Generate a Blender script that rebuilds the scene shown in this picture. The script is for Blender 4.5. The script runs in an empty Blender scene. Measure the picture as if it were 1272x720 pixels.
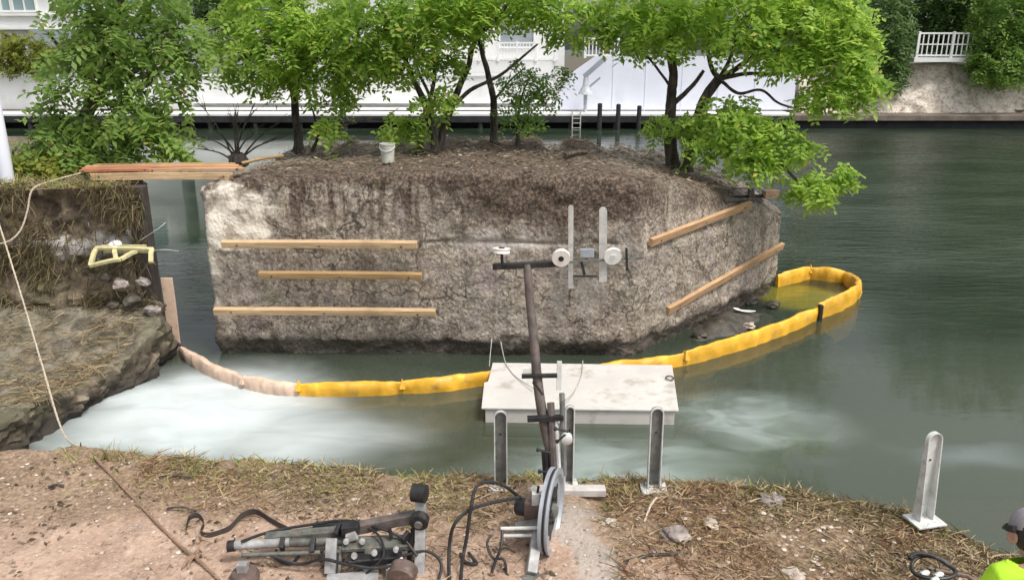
import bpy, bmesh, math, random
from mathutils import Vector, Matrix, noise
from math import radians as R, sin, cos, pi
random.seed(7)
rnd = random.random
def uni(a, b): return a + (b - a) * random.random()

# ------------------------------------------------------------------ camera, world, sun, exposure
sc = bpy.context.scene
col = sc.collection
F_PX, CAM_H, PITCH = 998.0, 4.5, math.atan(310 / 998)
cam = bpy.data.cameras.new('camera'); cam_o = bpy.data.objects.new('camera', cam); col.objects.link(cam_o)
cam.sensor_width = 36; cam.lens = 36 * F_PX / 1272; cam.clip_start = .1; cam.clip_end = 600
cam_o.location = (0, 0, CAM_H); cam_o.rotation_euler = (pi / 2 - PITCH, 0, 0)
sc.camera = cam_o

SUN_DIR = Vector((.50, -.42, 1.15)).normalized()          # towards the sun
SUN_EL = math.asin(SUN_DIR.z); SUN_AZ = math.atan2(SUN_DIR.x, SUN_DIR.y)
w = bpy.data.worlds.new('World'); sc.world = w; w.use_nodes = True
nt = w.node_tree; nt.nodes.clear()
sky = nt.nodes.new('ShaderNodeTexSky'); sky.sky_type = 'NISHITA'; sky.sun_disc = False
sky.sun_elevation = SUN_EL; sky.sun_rotation = SUN_AZ; sky.dust_density = 4.0; sky.air_density = 1.0
hsv = nt.nodes.new('ShaderNodeHueSaturation'); hsv.inputs['Saturation'].default_value = .25
bg = nt.nodes.new('ShaderNodeBackground'); bg.inputs[1].default_value = .14
wo = nt.nodes.new('ShaderNodeOutputWorld')
nt.links.new(sky.outputs[0], hsv.inputs['Color']); nt.links.new(hsv.outputs[0], bg.inputs[0]); nt.links.new(bg.outputs[0], wo.inputs[0])
sl = bpy.data.lights.new('sun', 'SUN'); sl.energy = 1.5; sl.angle = R(12); sl.color = (1, .95, .87)
so = bpy.data.objects.new('sun', sl); col.objects.link(so)
so.rotation_euler = SUN_DIR.to_track_quat('Z', 'Y').to_euler()
sc.view_settings.view_transform = 'Standard'; sc.view_settings.look = 'None'
sc.cycles.max_bounces = 14; sc.cycles.diffuse_bounces = 7; sc.cycles.transmission_bounces = 8
sc.view_settings.exposure = 0.58; sc.view_settings.gamma = 1

# ------------------------------------------------------------------ from a pixel of the photograph to a point of the place
def ray(x, y):
    u = (x - 636) / F_PX; v = (360 - y) / F_PX
    return Vector((u, cos(PITCH) + v * sin(PITCH), -sin(PITCH) + v * cos(PITCH)))
def pz(x, y, z=0.0):
    d = ray(x, y); t = (z - CAM_H) / d.z
    return Vector((d.x * t, d.y * t, z))
def py(x, y, Y):
    d = ray(x, y); t = Y / d.y
    return Vector((d.x * t, Y, CAM_H + d.z * t))

# ------------------------------------------------------------------ object helpers
def tag(o, label=None, cat=None, group=None, kind=None):
    if label: o['label'] = label
    if cat: o['category'] = cat
    if group: o['group'] = group
    if kind: o['kind'] = kind
    return o
def origin_of(o):
    v = Vector((0, 0, 0))
    while o is not None:
        v += o.location; o = o.parent
    return v
def thing(name, loc, label, cat, group=None):
    o = bpy.data.objects.new(name, None); col.objects.link(o); o.location = loc; o.empty_display_size = .2
    return tag(o, label, cat, group)
def kids(o): return [c for c in bpy.data.objects if c.parent == o]
def copy_tree(o, parent=None):
    c = o.copy(); col.objects.link(c)
    if parent is not None: c.parent = parent
    for ch in kids(o): copy_tree(ch, c)
    return c
def fbm(p, octv=3, f=1.0):
    s = 0; a = 1
    for i in range(octv):
        s += a * noise.noise(Vector(p) * f); f *= 2.1; a *= .5
    return s

class MB:
    def __init__(s): s.v = []; s.f = []; s.sm = []
    def add(s, vs, fs, smooth=False):
        b = len(s.v); s.v.extend([tuple(v) for v in vs])
        for f in fs: s.f.append(tuple(i + b for i in f)); s.sm.append(smooth)
    def box(s, c, size, rot=None, jit=0.0):
        hx, hy, hz = size[0] / 2, size[1] / 2, size[2] / 2; c = Vector(c)
        vs = []
        for x, y, z in ((-1,-1,-1),(1,-1,-1),(1,1,-1),(-1,1,-1),(-1,-1,1),(1,-1,1),(1,1,1),(-1,1,1)):
            p = Vector((x*hx + uni(-jit, jit), y*hy + uni(-jit, jit), z*hz + uni(-jit, jit)))
            if rot is not None: p = rot @ p
            vs.append(c + p)
        s.add(vs, [(0,3,2,1),(4,5,6,7),(0,1,5,4),(1,2,6,5),(2,3,7,6),(3,0,4,7)])
        return s
    def beam(s, a, b, wd, h, up=Vector((0, 0, 1)), nseg=1, warp=0.0):
        a = Vector(a); b = Vector(b); d = (b - a).normalized(); side = d.cross(up).normalized(); u = side.cross(d).normalized()
        vs = []; fs = []
        for i in range(nseg + 1):
            t = i / nseg; c = a.lerp(b, t) + u * warp * sin(t * pi) + side * warp * .5 * sin(t * pi * 1.7)
            for sx, sz in ((-1,-1),(1,-1),(1,1),(-1,1)): vs.append(c + side * sx * wd / 2 + u * sz * h / 2)
            if i:
                k = 4 * i
                for j in range(4): fs.append((k-4+j, k-4+(j+1)%4, k+(j+1)%4, k+j))
        fs.append((3,2,1,0)); k = 4 * nseg; fs.append((k, k+1, k+2, k+3))
        s.add(vs, fs); return s
    def tube(s, pts, rad, n=8, caps=True, jit=0.0, squash=1.0):
        pts = [Vector(p) for p in pts]; m = len(pts)
        if not hasattr(rad, '__len__'): rad = [rad] * m
        vs = []; fs = []; pu = None
        for i, p in enumerate(pts):
            d = (pts[min(i+1, m-1)] - pts[max(i-1, 0)])
            if d.length < 1e-7: d = Vector((0, 0, 1))
            d.normalize()
            if pu is None:
                pu = Vector((0, 0, 1)) if abs(d.z) < .9 else Vector((1, 0, 0))
            sd = d.cross(pu)
            if sd.length < 1e-5: sd = d.cross(Vector((1, .3, .2)))
            sd.normalize(); pu = sd.cross(d).normalized()
            for k in range(n):
                a = 2 * pi * k / n; r = rad[i] * (1 + uni(-jit, jit))
                vs.append(p + sd * cos(a) * r + pu * sin(a) * r * squash)
            if i:
                b = i * n
                for k in range(n): fs.append((b-n+k, b-n+(k+1)%n, b+(k+1)%n, b+k))
        if caps:
            fs.append(tuple(reversed(range(n)))); fs.append(tuple((m-1)*n + k for k in range(n)))
        s.add(vs, fs, True); return s
    def lathe(s, c, axis, prof, n=20, smooth=True):
        c = Vector(c); q = Vector(axis).normalized().to_track_quat('Z', 'Y'); vs = []; fs = []
        for i, (r, h) in enumerate(prof):
            for k in range(n):
                a = 2 * pi * k / n; vs.append(c + q @ Vector((cos(a) * r, sin(a) * r, h)))
            if i:
                b = i * n
                for k in range(n): fs.append((b-n+k, b-n+(k+1)%n, b+(k+1)%n, b+k))
        fs.append(tuple(reversed(range(n)))); b = (len(prof)-1)*n; fs.append(tuple(b + k for k in range(n)))
        s.add(vs, fs, smooth); return s
    def build(s, name, mat, parent=None, loc=None, smooth=None, bevel=0.0):
        if parent is not None: org = origin_of(parent)
        else: org = Vector(loc) if loc is not None else Vector((0, 0, 0))
        me = bpy.data.meshes.new(name)
        me.from_pydata([(v[0]-org.x, v[1]-org.y, v[2]-org.z) for v in s.v], [], s.f)
        fl = s.sm if smooth is None else [smooth] * len(s.f)
        me.polygons.foreach_set('use_smooth', fl)
        for m in (mat if isinstance(mat, (list, tuple)) else [mat]): me.materials.append(m)
        if any(fl): me.set_sharp_from_angle(angle=R(42))
        me.update()
        o = bpy.data.objects.new(name, me); col.objects.link(o)
        if parent is not None: o.parent = parent
        else: o.location = org
        if bevel:
            md = o.modifiers.new('bevel', 'BEVEL'); md.width = bevel; md.segments = 2; md.limit_method = 'ANGLE'; md.angle_limit = R(50)
        return o

def catmull(pts, per=8):
    P = [Vector(p) for p in pts]; out = []
    for i in range(len(P) - 1):
        p0 = P[max(i-1, 0)]; p1 = P[i]; p2 = P[i+1]; p3 = P[min(i+2, len(P)-1)]
        for k in range(per):
            t = k / per
            out.append(.5 * ((2*p1) + (p2-p0)*t + (2*p0-5*p1+4*p2-p3)*t*t + (3*p1-p0-3*p2+p3)*t**3))
    out.append(P[-1]); return out

# ------------------------------------------------------------------ material helpers
class NT:
    def __init__(s, name):
        s.m = bpy.data.materials.new(name); s.m.use_nodes = True; s.t = s.m.node_tree; s.t.nodes.clear()
        s.out = s.n('ShaderNodeOutputMaterial'); s.geo = s.n('ShaderNodeNewGeometry'); s.tc = s.n('ShaderNodeTexCoord')
        s.pos = s.geo.outputs['Position']; s.obj = s.tc.outputs['Object']
    def n(s, t): return s.t.nodes.new(t)
    def l(s, a, b): s.t.links.new(a, b)
    def set(s, sock, v):
        if hasattr(v, 'is_output'): s.l(v, sock)
        else:
            if isinstance(v, (tuple, list)) and len(v) == 3 and sock.type == 'RGBA': v = (*v, 1)
            sock.default_value = v
    def noise(s, vec, scale, detail=4, rough=.55, dist=0, col=False):
        q = s.n('ShaderNodeTexNoise'); s.l(vec, q.inputs['Vector']); q.inputs['Scale'].default_value = scale
        q.inputs['Detail'].default_value = detail; q.inputs['Roughness'].default_value = rough; q.inputs['Distortion'].default_value = dist
        return q.outputs['Color' if col else 'Fac']
    def voro(s, vec, scale, out='Distance'):
        q = s.n('ShaderNodeTexVoronoi'); s.l(vec, q.inputs['Vector']); q.inputs['Scale'].default_value = scale
        return q.outputs[out]
    def scale(s, vec, sc_, loc=(0, 0, 0), rot=(0, 0, 0)):
        q = s.n('ShaderNodeMapping'); s.l(vec, q.inputs['Vector']); q.inputs['Scale'].default_value = sc_
        q.inputs['Location'].default_value = loc; q.inputs['Rotation'].default_value = rot
        return q.outputs[0]
    def ramp(s, fac, a, b, c0=0.0, c1=1.0):
        q = s.n('ShaderNodeMapRange'); q.interpolation_type = 'SMOOTHSTEP'; s.set(q.inputs['Value'], fac)
        q.inputs['From Min'].default_value = a; q.inputs['From Max'].default_value = b
        q.inputs['To Min'].default_value = c0; q.inputs['To Max'].default_value = c1
        return q.outputs[0]
    def mix(s, fac, a, b, mode='MIX'):
        q = s.n('ShaderNodeMix'); q.data_type = 'RGBA'; q.blend_type = mode
        s.set(q.inputs[0], fac); s.set(q.inputs[6], a); s.set(q.inputs[7], b)
        return q.outputs[2]
    def math(s, op, a, b=0.0):
        q = s.n('ShaderNodeMath'); q.operation = op; s.set(q.inputs[0], a); s.set(q.inputs[1], b); return q.outputs[0]
    def vadd(s, a, b, k=1.0):
        # a + (b - .5) * k
        q = s.n('ShaderNodeVectorMath'); q.operation = 'SUBTRACT'; s.l(b, q.inputs[0]); q.inputs[1].default_value = (.5, .5, .5)
        r = s.n('ShaderNodeVectorMath'); r.operation = 'SCALE'; s.l(q.outputs[0], r.inputs[0]); r.inputs['Scale'].default_value = k
        t = s.n('ShaderNodeVectorMath'); t.operation = 'ADD'; s.l(a, t.inputs[0]); s.l(r.outputs[0], t.inputs[1]); return t.outputs[0]
    def blob(s, vec, c, r, soft=1.0, rotz=0.0):
        # 1 at the centre, 0 outside an ellipsoid
        q = s.n('ShaderNodeVectorMath'); q.operation = 'SUBTRACT'; s.l(vec, q.inputs[0]); q.inputs[1].default_value = c
        m = s.n('ShaderNodeMapping'); s.l(q.outputs[0], m.inputs['Vector']); m.inputs['Rotation'].default_value = (0, 0, rotz)
        d = s.n('ShaderNodeVectorMath'); d.operation = 'DIVIDE'; s.l(m.outputs[0], d.inputs[0]); d.inputs[1].default_value = r
        ln = s.n('ShaderNodeVectorMath'); ln.operation = 'LENGTH'; s.l(d.outputs[0], ln.inputs[0])
        return s.ramp(ln.outputs['Value'], 1.0, 1.0 - soft, 0, 1)
    def sep(s, vec):
        q = s.n('ShaderNodeSeparateXYZ'); s.l(vec, q.inputs[0]); return q.outputs
    def bump(s, h, strength=.5, dist=.02):
        q = s.n('ShaderNodeBump'); s.l(h, q.inputs['Height']); s.set(q.inputs['Strength'], strength); q.inputs['Distance'].default_value = dist
        return q.outputs[0]
    def bsdf(s, colr, rough=.8, nrm=None, metal=0.0, spec=.5):
        q = s.n('ShaderNodeBsdfPrincipled'); s.set(q.inputs['Base Color'], colr); s.set(q.inputs['Roughness'], rough)
        q.inputs['Metallic'].default_value = metal; q.inputs['Specular IOR Level'].default_value = spec
        if nrm is not None: s.l(nrm, q.inputs['Normal'])
        s.l(q.outputs[0], s.out.inputs['Surface']); return q

def simple(name, c, rough=.6, metal=0.0, var=.25, vs=6.0, dirt=None, bump=.0, spec=.5, dirt_amt=.5):
    t = NT(name); n1 = t.noise(t.obj, vs, 5, .6)
    dark = tuple(x * (1 - var) for x in c); lite = tuple(min(1, x * (1 + var)) for x in c)
    cc = t.mix(t.ramp(n1, .3, .7), dark, lite)
    if dirt: cc = t.mix(t.ramp(t.noise(t.obj, vs * 1.7, 6, .65), .52, .72, 0, dirt_amt), cc, dirt)
    b = t.bump(t.noise(t.obj, vs * 8, 3), bump, .01) if bump else None
    t.bsdf(cc, rough, b, metal, spec); return t.m
def wood(name, c, streak=.35, axis=0):
    t = NT(name); s = [28, 28, 28]; s[axis] = 1.6
    g = t.noise(t.scale(t.obj, s), 1.0, 6, .6, 1.2)
    cc = t.mix(t.ramp(g, .3, .72), tuple(x * (1 - streak) for x in c), tuple(min(1, x * 1.18) for x in c))
    cc = t.mix(t.ramp(t.noise(t.obj, 2.3, 4), .55, .75, 0, .45), cc, (.22, .16, .09))
    cc = t.mix(t.ramp(t.noise(t.obj, 14, 3), .62, .7, 0, .35), cc, (.34, .3, .25))
    t.bsdf(cc, .75, t.bump(g, .35, .006)); return t.m

def mat_concrete():
    t = NT('pier_concrete'); P = t.pos; x, y, z = t.sep(P)
    big = t.noise(P, .9, 5, .6); mid = t.noise(P, 4.5, 6, .65, .6); fine = t.noise(P, 22, 5, .7); agg = t.voro(P, 17)
    c = t.mix(t.ramp(mid, .34, .66), (.19, .152, .118), (.41, .345, .275))
    c = t.mix(t.ramp(big, .4, .65, 0, .5), c, (.275, .25, .205))
    sw = t.noise(P, 9, 4, .6, 1.8)
    c = t.mix(t.ramp(sw, .54, .62, 0, .6), c, (.47, .405, .33))
    c = t.mix(t.ramp(sw, .45, .38, 0, .55), c, (.085, .064, .048))
    c = t.mix(t.ramp(fine, .55, .64, 0, .75), c, (.58, .52, .45))                     # pale aggregate specks
    c = t.mix(t.ramp(fine, .45, .36, 0, .75), c, (.06, .048, .042))
    c = t.mix(t.ramp(agg, .16, .05, 0, .35), c, (.42, .37, .34))
    run = t.noise(t.scale(P, (3.2, 3.2, .35)), 1.6, 5, .65, .4)
    c = t.mix(t.ramp(run, .52, .66, 0, .5), c, (.12, .085, .058))
    c = t.mix(t.ramp(t.noise(t.scale(P, (.5, .5, 3.5)), 1.8, 4, .6, .5), .55, .68, 0, .4), c, (.4, .35, .29))
    ve = t.n('ShaderNodeTexVoronoi'); ve.feature = 'DISTANCE_TO_EDGE'; t.l(t.vadd(P, t.noise(P, 3, 3, .5, 0, True), .5), ve.inputs['Vector']); ve.inputs['Scale'].default_value = .8
    c = t.mix(t.ramp(ve.outputs['Distance'], .012, .004, 0, .7), c, (.04, .03, .024))
    pv = t.noise(P, 2.2, 4, .6)
    c = t.mix(t.ramp(pv, .56, .7, 0, .4), c, (.27, .21, .23))                      # violet-grey mortar
    c = t.mix(t.ramp(t.noise(P, 1.7, 5, .6), .58, .72, 0, .45), c, (.15, .16, .08))  # moss
    wp = t.vadd(P, t.noise(P, 2.6, 4, .6, 0, True), .9)
    soil = t.math('MAXIMUM', t.blob(wp, (.75, 11.5, 2.7), (2.7, 2, 1.05), .5), t.math('MULTIPLY', t.blob(wp, (3.4, 13.2, 2.35), (1.9, 1.9, .6), .5), .9))
    soil = t.math('MAXIMUM', soil, t.ramp(z, 2.5, 2.62))
    soil = t.math('MAXIMUM', soil, t.math('MULTIPLY', t.ramp(run, .47, .6), t.ramp(z, 1.5, 2.5)))
    soilc = t.mix(t.ramp(fine, .42, .64), (.04, .028, .02), (.19, .135, .095))
    c = t.mix(t.math('MULTIPLY', soil, .95), c, soilc)
    wh = t.math('MULTIPLY', t.blob(wp, (-3.98, 11.2, 2.1), (.66, .7, .62), .3), .95)
    wh2 = t.blob(wp, (-4.38, 11.3, 1.2), (.2, .5, 1.1), .7)
    whc = t.mix(t.ramp(mid, .38, .55), (.42, .36, .28), (.82, .75, .64))
    c = t.mix(t.math('MAXIMUM', wh, t.math('MULTIPLY', wh2, .6)), c, whc)
    cut = t.math('MAXIMUM', t.blob(wp, (-.05, 11.2, 1.74), (.95, 1, .17), .8), t.blob(wp, (1.65, 11.4, 1.72), (.5, 1, .2), .8))
    c = t.mix(t.math('MULTIPLY', cut, .55), c, (.5, .46, .42))                        # slurry from the saw cut
    st = t.math('MAXIMUM', t.blob(wp, (.72, 11.2, 1.0), (.16, 1, .9), .9), t.blob(wp, (1.12, 11.2, 1.1), (.14, 1, .8), .9))
    c = t.mix(t.math('MULTIPLY', st, .4), c, (.5, .47, .43))
    wet = t.ramp(t.math('ADD', z, t.math('MULTIPLY', t.math('SUBTRACT', mid, .5), .3)), .34, .19)
    c = t.mix(t.math('MULTIPLY', wet, .82), c, (.05, .042, .034))
    h = t.math('ADD', t.math('MULTIPLY', fine, .6), t.math('ADD', mid, t.math('MULTIPLY', agg, .5)))
    t.bsdf(c, t.ramp(z, .1, .5, .45, .92), t.bump(h, .85, .03)); return t.m

def mat_bank(name='bank_soil', ledge=False):
    t = NT(name); P = t.pos; x, y, z = t.sep(P)
    mid = t.noise(P, 4.0, 6, .65, .5); fine = t.noise(P, 20, 5, .7); big = t.noise(P, 1.1, 4)
    c = t.mix(t.ramp(mid, .32, .68), (.075, .058, .04), (.25, .195, .135))
    c = t.mix(t.ramp(big, .45, .65, 0, .55), c, (.1, .1, .042))
    c = t.mix(t.ramp(fine, .56, .68, 0, .5), c, (.28, .24, .18))
    c = t.mix(t.ramp(fine, .45, .34, 0, .7), c, (.03, .024, .018))
    wp = t.vadd(P, t.noise(P, 3, 4, .6, 0, True), .5)
    if not ledge:
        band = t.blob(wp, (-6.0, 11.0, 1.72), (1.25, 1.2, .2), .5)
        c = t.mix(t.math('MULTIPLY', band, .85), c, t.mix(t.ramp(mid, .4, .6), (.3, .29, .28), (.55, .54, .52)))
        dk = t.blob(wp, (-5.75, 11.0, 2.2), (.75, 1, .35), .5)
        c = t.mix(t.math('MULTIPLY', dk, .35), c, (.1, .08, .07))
    else:
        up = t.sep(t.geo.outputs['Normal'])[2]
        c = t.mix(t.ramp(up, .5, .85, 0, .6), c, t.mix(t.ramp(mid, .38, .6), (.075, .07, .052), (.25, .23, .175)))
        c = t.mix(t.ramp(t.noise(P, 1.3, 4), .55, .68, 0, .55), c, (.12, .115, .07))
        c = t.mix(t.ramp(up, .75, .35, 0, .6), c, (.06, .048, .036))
    wet = t.ramp(t.math('ADD', z, t.math('MULTIPLY', t.math('SUBTRACT', mid, .5), .3)), .26, .1)
    c = t.mix(t.math('MULTIPLY', wet, .8), c, (.035, .03, .026))
    t.bsdf(c, .93, t.bump(t.math('ADD', mid, t.math('MULTIPLY', fine, .6)), .8, .03)); return t.m

def mat_dirt():
    t = NT('sandy_dirt'); P = t.pos; x, y, z = t.sep(P)
    mid = t.noise(P, 3.2, 6, .62, .4); fine = t.noise(P, 26, 6, .7); big = t.noise(P, .8, 4); sp = t.voro(P, 30)
    c = t.mix(t.ramp(mid, .3, .7), (.325, .215, .155), (.5, .355, .265))
    c = t.mix(t.ramp(fine, .54, .66, 0, .5), c, (.62, .5, .4))
    c = t.mix(t.ramp(fine, .46, .35, 0, .6), c, (.19, .125, .085))
    c = t.mix(t.ramp(t.noise(P, 9, 4, .6, 1.0), .57, .66, 0, .45), c, (.23, .155, .105))
    wp = t.vadd(P, t.noise(P, 1.6, 4, .6, 0, True), .9)
    mulch = t.blob(wp, (2.9, 5.6, .9), (2.7, 1.35, 3), .45)
    edge = t.ramp(t.math('ADD', y, t.math('MULTIPLY', t.math('SUBTRACT', big, .5), .9)), 5.35, 5.75)
    mc = t.mix(t.ramp(fine, .38, .64), (.075, .05, .03), (.3, .21, .12))
    c = t.mix(t.math('MULTIPLY', t.math('MAXIMUM', mulch, t.math('MULTIPLY', edge, .75)), .85), c, mc)
    sl_ = t.blob(wp, (.62, 5.1, .9), (.26, .9, 3), .6)
    c = t.mix(t.math('MULTIPLY', sl_, .6), c, (.42, .395, .365))
    wet = t.ramp(z, .62, .35); c = t.mix(t.math('MULTIPLY', wet, .8), c, (.06, .045, .03))
    t.bsdf(c, .95, t.bump(t.math('ADD', t.math('MULTIPLY', mid, 1.3), t.math('ADD', t.math('MULTIPLY', fine, .5), t.math('MULTIPLY', sp, .25))), .8, .03)); return t.m

def mat_water():
    t = NT('canal_water'); P = t.pos; x, y, z = t.sep(P)
    wp = t.vadd(P, t.noise(t.scale(P, (.5, .9, 1)), 1.0, 3, .5, .8, True), 1.3)
    wp2 = t.vadd(P, t.noise(t.scale(P, (.7, 1.2, 1)), 1.0, 2, .5, .5, True), 1.3)
    c = t.mix(t.ramp(t.noise(t.scale(P, (.2, .4, 1)), 1.0, 3), .35, .65), (.02, .034, .02), (.042, .06, .04))
    near = t.ramp(y, 13.5, 8.5)
    c = t.mix(t.math('MULTIPLY', near, .8), c, (.1, .118, .088))
    olive = t.blob(wp, (-.6, 8.7, 0), (1.5, 1.3, 9), .8)
    c = t.mix(t.math('MULTIPLY', olive, .6), c, (.06, .066, .035))
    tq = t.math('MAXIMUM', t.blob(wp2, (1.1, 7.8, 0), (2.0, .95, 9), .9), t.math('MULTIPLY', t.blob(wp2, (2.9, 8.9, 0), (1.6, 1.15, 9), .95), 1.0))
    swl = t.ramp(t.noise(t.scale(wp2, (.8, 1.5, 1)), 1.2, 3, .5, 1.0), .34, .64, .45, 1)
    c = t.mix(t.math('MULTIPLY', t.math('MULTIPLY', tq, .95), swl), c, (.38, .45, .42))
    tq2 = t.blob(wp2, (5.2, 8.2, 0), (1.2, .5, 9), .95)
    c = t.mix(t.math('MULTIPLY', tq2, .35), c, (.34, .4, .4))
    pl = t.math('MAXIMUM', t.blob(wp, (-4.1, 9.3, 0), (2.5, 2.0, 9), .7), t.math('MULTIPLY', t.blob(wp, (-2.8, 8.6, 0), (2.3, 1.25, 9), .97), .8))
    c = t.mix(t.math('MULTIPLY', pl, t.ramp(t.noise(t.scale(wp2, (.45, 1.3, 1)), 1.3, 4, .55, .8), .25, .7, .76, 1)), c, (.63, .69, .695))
    boomw = t.blob(t.vadd(P, t.noise(P, 2, 3, .5, 0, True), .3), (5.3, 14.0, 0), (.95, .95, 9), .4)  # murky shallow water, with the boom's yellow reflection painted into the colour
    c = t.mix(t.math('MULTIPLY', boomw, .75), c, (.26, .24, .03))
    st = t.math('ADD', t.ramp(y, 9.5, 20, .012, .022), t.math('MULTIPLY', t.ramp(y, 9.5, 17, 0, 1), t.math('ADD', t.ramp(x, 3.0, 9.0, 0, .42), t.math('MULTIPLY', t.blob(P, (-6.2, 15.0, 0), (2.6, 5, 9), .5), .22))))
    r1 = t.noise(t.scale(P, (.55, 2.0, 1)), 2.4, 4, .6, .3)
    r2 = t.noise(t.scale(P, (.35, .9, 1)), 1.1, 2, .5, .2)
    h = t.math('ADD', r1, r2)
    nrm = t.bump(h, st, .12)
    q = t.bsdf(c, .03, nrm); q.inputs['IOR'].default_value = 1.4
    tr = t.n('ShaderNodeBsdfTransparent'); ms = t.n('ShaderNodeMixShader')
    t.set(ms.inputs[0], t.math('MULTIPLY', t.math('MULTIPLY', t.math('SUBTRACT', 1.0, pl), .24), t.ramp(y, 16.5, 14.5))); t.l(q.outputs[0], ms.inputs[1]); t.l(tr.outputs[0], ms.inputs[2])
    t.l(ms.outputs[0], t.out.inputs['Surface']); return t.m

def mat_leaf(name, ca, cb, trans=.45, tc=None):
    t = NT(name); r = t.geo.outputs['Random Per Island']; nn = t.noise(t.pos, 1.1, 3)
    f = t.math('ADD', t.math('MULTIPLY', r, .65), t.math('MULTIPLY', t.ramp(nn, .35, .65), .45))
    c = t.mix(f, ca, cb)
    c = t.mix(t.ramp(r, .955, .965), c, (cb[0] * 1.25, cb[1] * .85, cb[2]))
    q = t.bsdf(c, .5, None, 0, .35)
    tl = t.n('ShaderNodeBsdfTranslucent'); t.l(t.mix(.5, c, tc or tuple(min(1, v * 1.8) for v in cb)), tl.inputs[0])
    ms = t.n('ShaderNodeMixShader'); ms.inputs[0].default_value = trans
    t.l(q.outputs[0], ms.inputs[1]); t.l(tl.outputs[0], ms.inputs[2]); t.l(ms.outputs[0], t.out.inputs['Surface']); return t.m
def mat_strand(name, cols):
    t = NT(name); r = t.geo.outputs['Random Per Island']
    q = t.n('ShaderNodeValToRGB'); t.l(r, q.inputs[0]); e = q.color_ramp.elements
    while len(e) < len(cols): e.new(.5)
    for i, c in enumerate(cols): e[i].position = i / max(1, len(cols) - 1); e[i].color = (*c, 1)
    t.bsdf(q.outputs[0], .85, None, 0, .2); return t.m
def mat_bark(name, a, b):
    t = NT(name); g = t.noise(t.scale(t.obj, (9, 9, 2.2)), 1.6, 6, .65, .5)
    t.bsdf(t.mix(t.ramp(g, .35, .65), a, b), .9, t.bump(g, .7, .02)); return t.m
def mat_limestone():
    t = NT('limestone'); P = t.pos; z = t.sep(P)[2]
    m = t.noise(P, 1.4, 6, .65, .6); f = t.noise(P, 7, 5, .7)
    c = t.mix(t.ramp(m, .35, .62), (.5, .43, .35), (.82, .74, .63))
    c = t.mix(t.ramp(f, .5, .36, 0, .6), c, (.12, .1, .085))
    c = t.mix(t.ramp(t.math('ADD', z, m), 3.72, 4.0, 0, .85), c, (.09, .07, .055))
    t.bsdf(c, .9, t.bump(t.math('ADD', m, f), .7, .1)); return t.m

M = {}
M['concrete'] = mat_concrete(); M['bank'] = mat_bank(); M['ledge'] = mat_bank('ledge_soil', True)
M['dirt'] = mat_dirt(); M['water'] = mat_water(); M['lime'] = mat_limestone()
M['bed'] = simple('canal_bed_mud', (.03, .035, .022), .9)
M['tan'] = wood('tan_timber', (.6, .42, .24)); M['tan2'] = wood('weathered_timber', (.42, .27, .12)); M['orange'] = wood('orange_timber', (.53, .33, .18))
M['red'] = wood('reddish_timber', (.50, .2, .11)); M['pink'] = wood('pinkish_offcut', (.6, .36, .27))
M['pile'] = simple('wet_dark_timber', (.05, .04, .035), .75, 0, .4, 4, (.11, .1, .08), .4)
M['yellow'] = simple('yellow_boom_fabric', (.78, .42, .035), .5, 0, .2, 2.2, (.42, .28, .1), .35, dirt_amt=.7)
M['peach'] = simple('bleached_boom_fabric', (.68, .5, .38), .55, 0, .12, 5, (.4, .28, .18), .15)
M['strapm'] = simple('black_strap', (.02, .02, .02), .6)
M['white'] = simple('dirty_white_paint', (.57, .545, .51), .6, 0, .07, 1.6, (.34, .3, .25), .15, dirt_amt=.75)
M['white2'] = simple('white_stucco', (.72, .72, .71), .7, 0, .06, .5, (.5, .49, .46), .1, dirt_amt=.35)
M['whitec'] = simple('white_cover', (.68, .70, .78), .6, 0, .06, .5, (.5, .52, .58), .1, dirt_amt=.3)
M['wtrim'] = simple('white_trim', (.8, .8, .78), .5, 0, .04, 2)
M['galv'] = simple('galvanised_steel', (.62, .63, .61), .5, .15, .18, 7, (.27, .25, .21), .1)
M['steel'] = simple('grey_painted_steel', (.17, .17, .16), .6, .2, .35, 11, (.2, .15, .1), .2)
M['dull'] = simple('dull_scuffed_steel', (.34, .335, .33), .55, .2, .3, 10, (.16, .13, .1), .15)
M['plate'] = simple('slurry_coated_plate', (.5, .475, .45), .7, 0, .16, 8, (.3, .26, .22), .2)
M['rust'] = simple('stained_steel_tube', (.15, .125, .115), .6, .3, .4, 8, (.2, .13, .08), .2)
M['green'] = simple('green_grey_steel', (.115, .12, .105), .6, .2, .4, 11, (.26, .19, .13), .2, dirt_amt=.65)
M['dark'] = simple('dark_steel', (.025, .025, .027), .5, .3, .4, 9, (.1, .08, .06))
M['rubber'] = simple('black_rubber', (.015, .015, .016), .5, 0, .4, 8, (.12, .1, .08), .1, dirt_amt=.5)
M['wheel'] = simple('pale_blue_steel', (.35, .375, .41), .45, .2, .15, 5, (.25, .24, .22), .1)
M['nylon'] = simple('white_nylon', (.8, .78, .74), .4, 0, .06, 9, (.4, .36, .3))
M['brownbox'] = simple('brown_motor', (.13, .09, .075), .5, .1, .3, 9, (.3, .24, .2))
M['rope'] = simple('pale_rope', (.5, .43, .34), .9, 0, .3, 60, (.2, .14, .09)); M['ropeb'] = simple('brown_rope', (.26, .17, .11), .9, 0, .35, 60, (.09, .06, .04))
M['cord'] = simple('thin_grey_cord', (.4, .38, .35), .8)
M['bark'] = mat_bark('dark_bark', (.03, .024, .02), (.11, .09, .075)); M['bark2'] = mat_bark('brown_bark', (.05, .04, .032), (.17, .13, .1))
M['leafA'] = mat_leaf('bright_leaf', (.15, .27, .04), (.41, .56, .11), .54)
M['leafB'] = mat_leaf('mid_leaf', (.08, .16, .03), (.23, .36, .08), .48)
M['leafC'] = mat_leaf('deep_leaf', (.05, .11, .03), (.15, .24, .075), .42)
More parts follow.
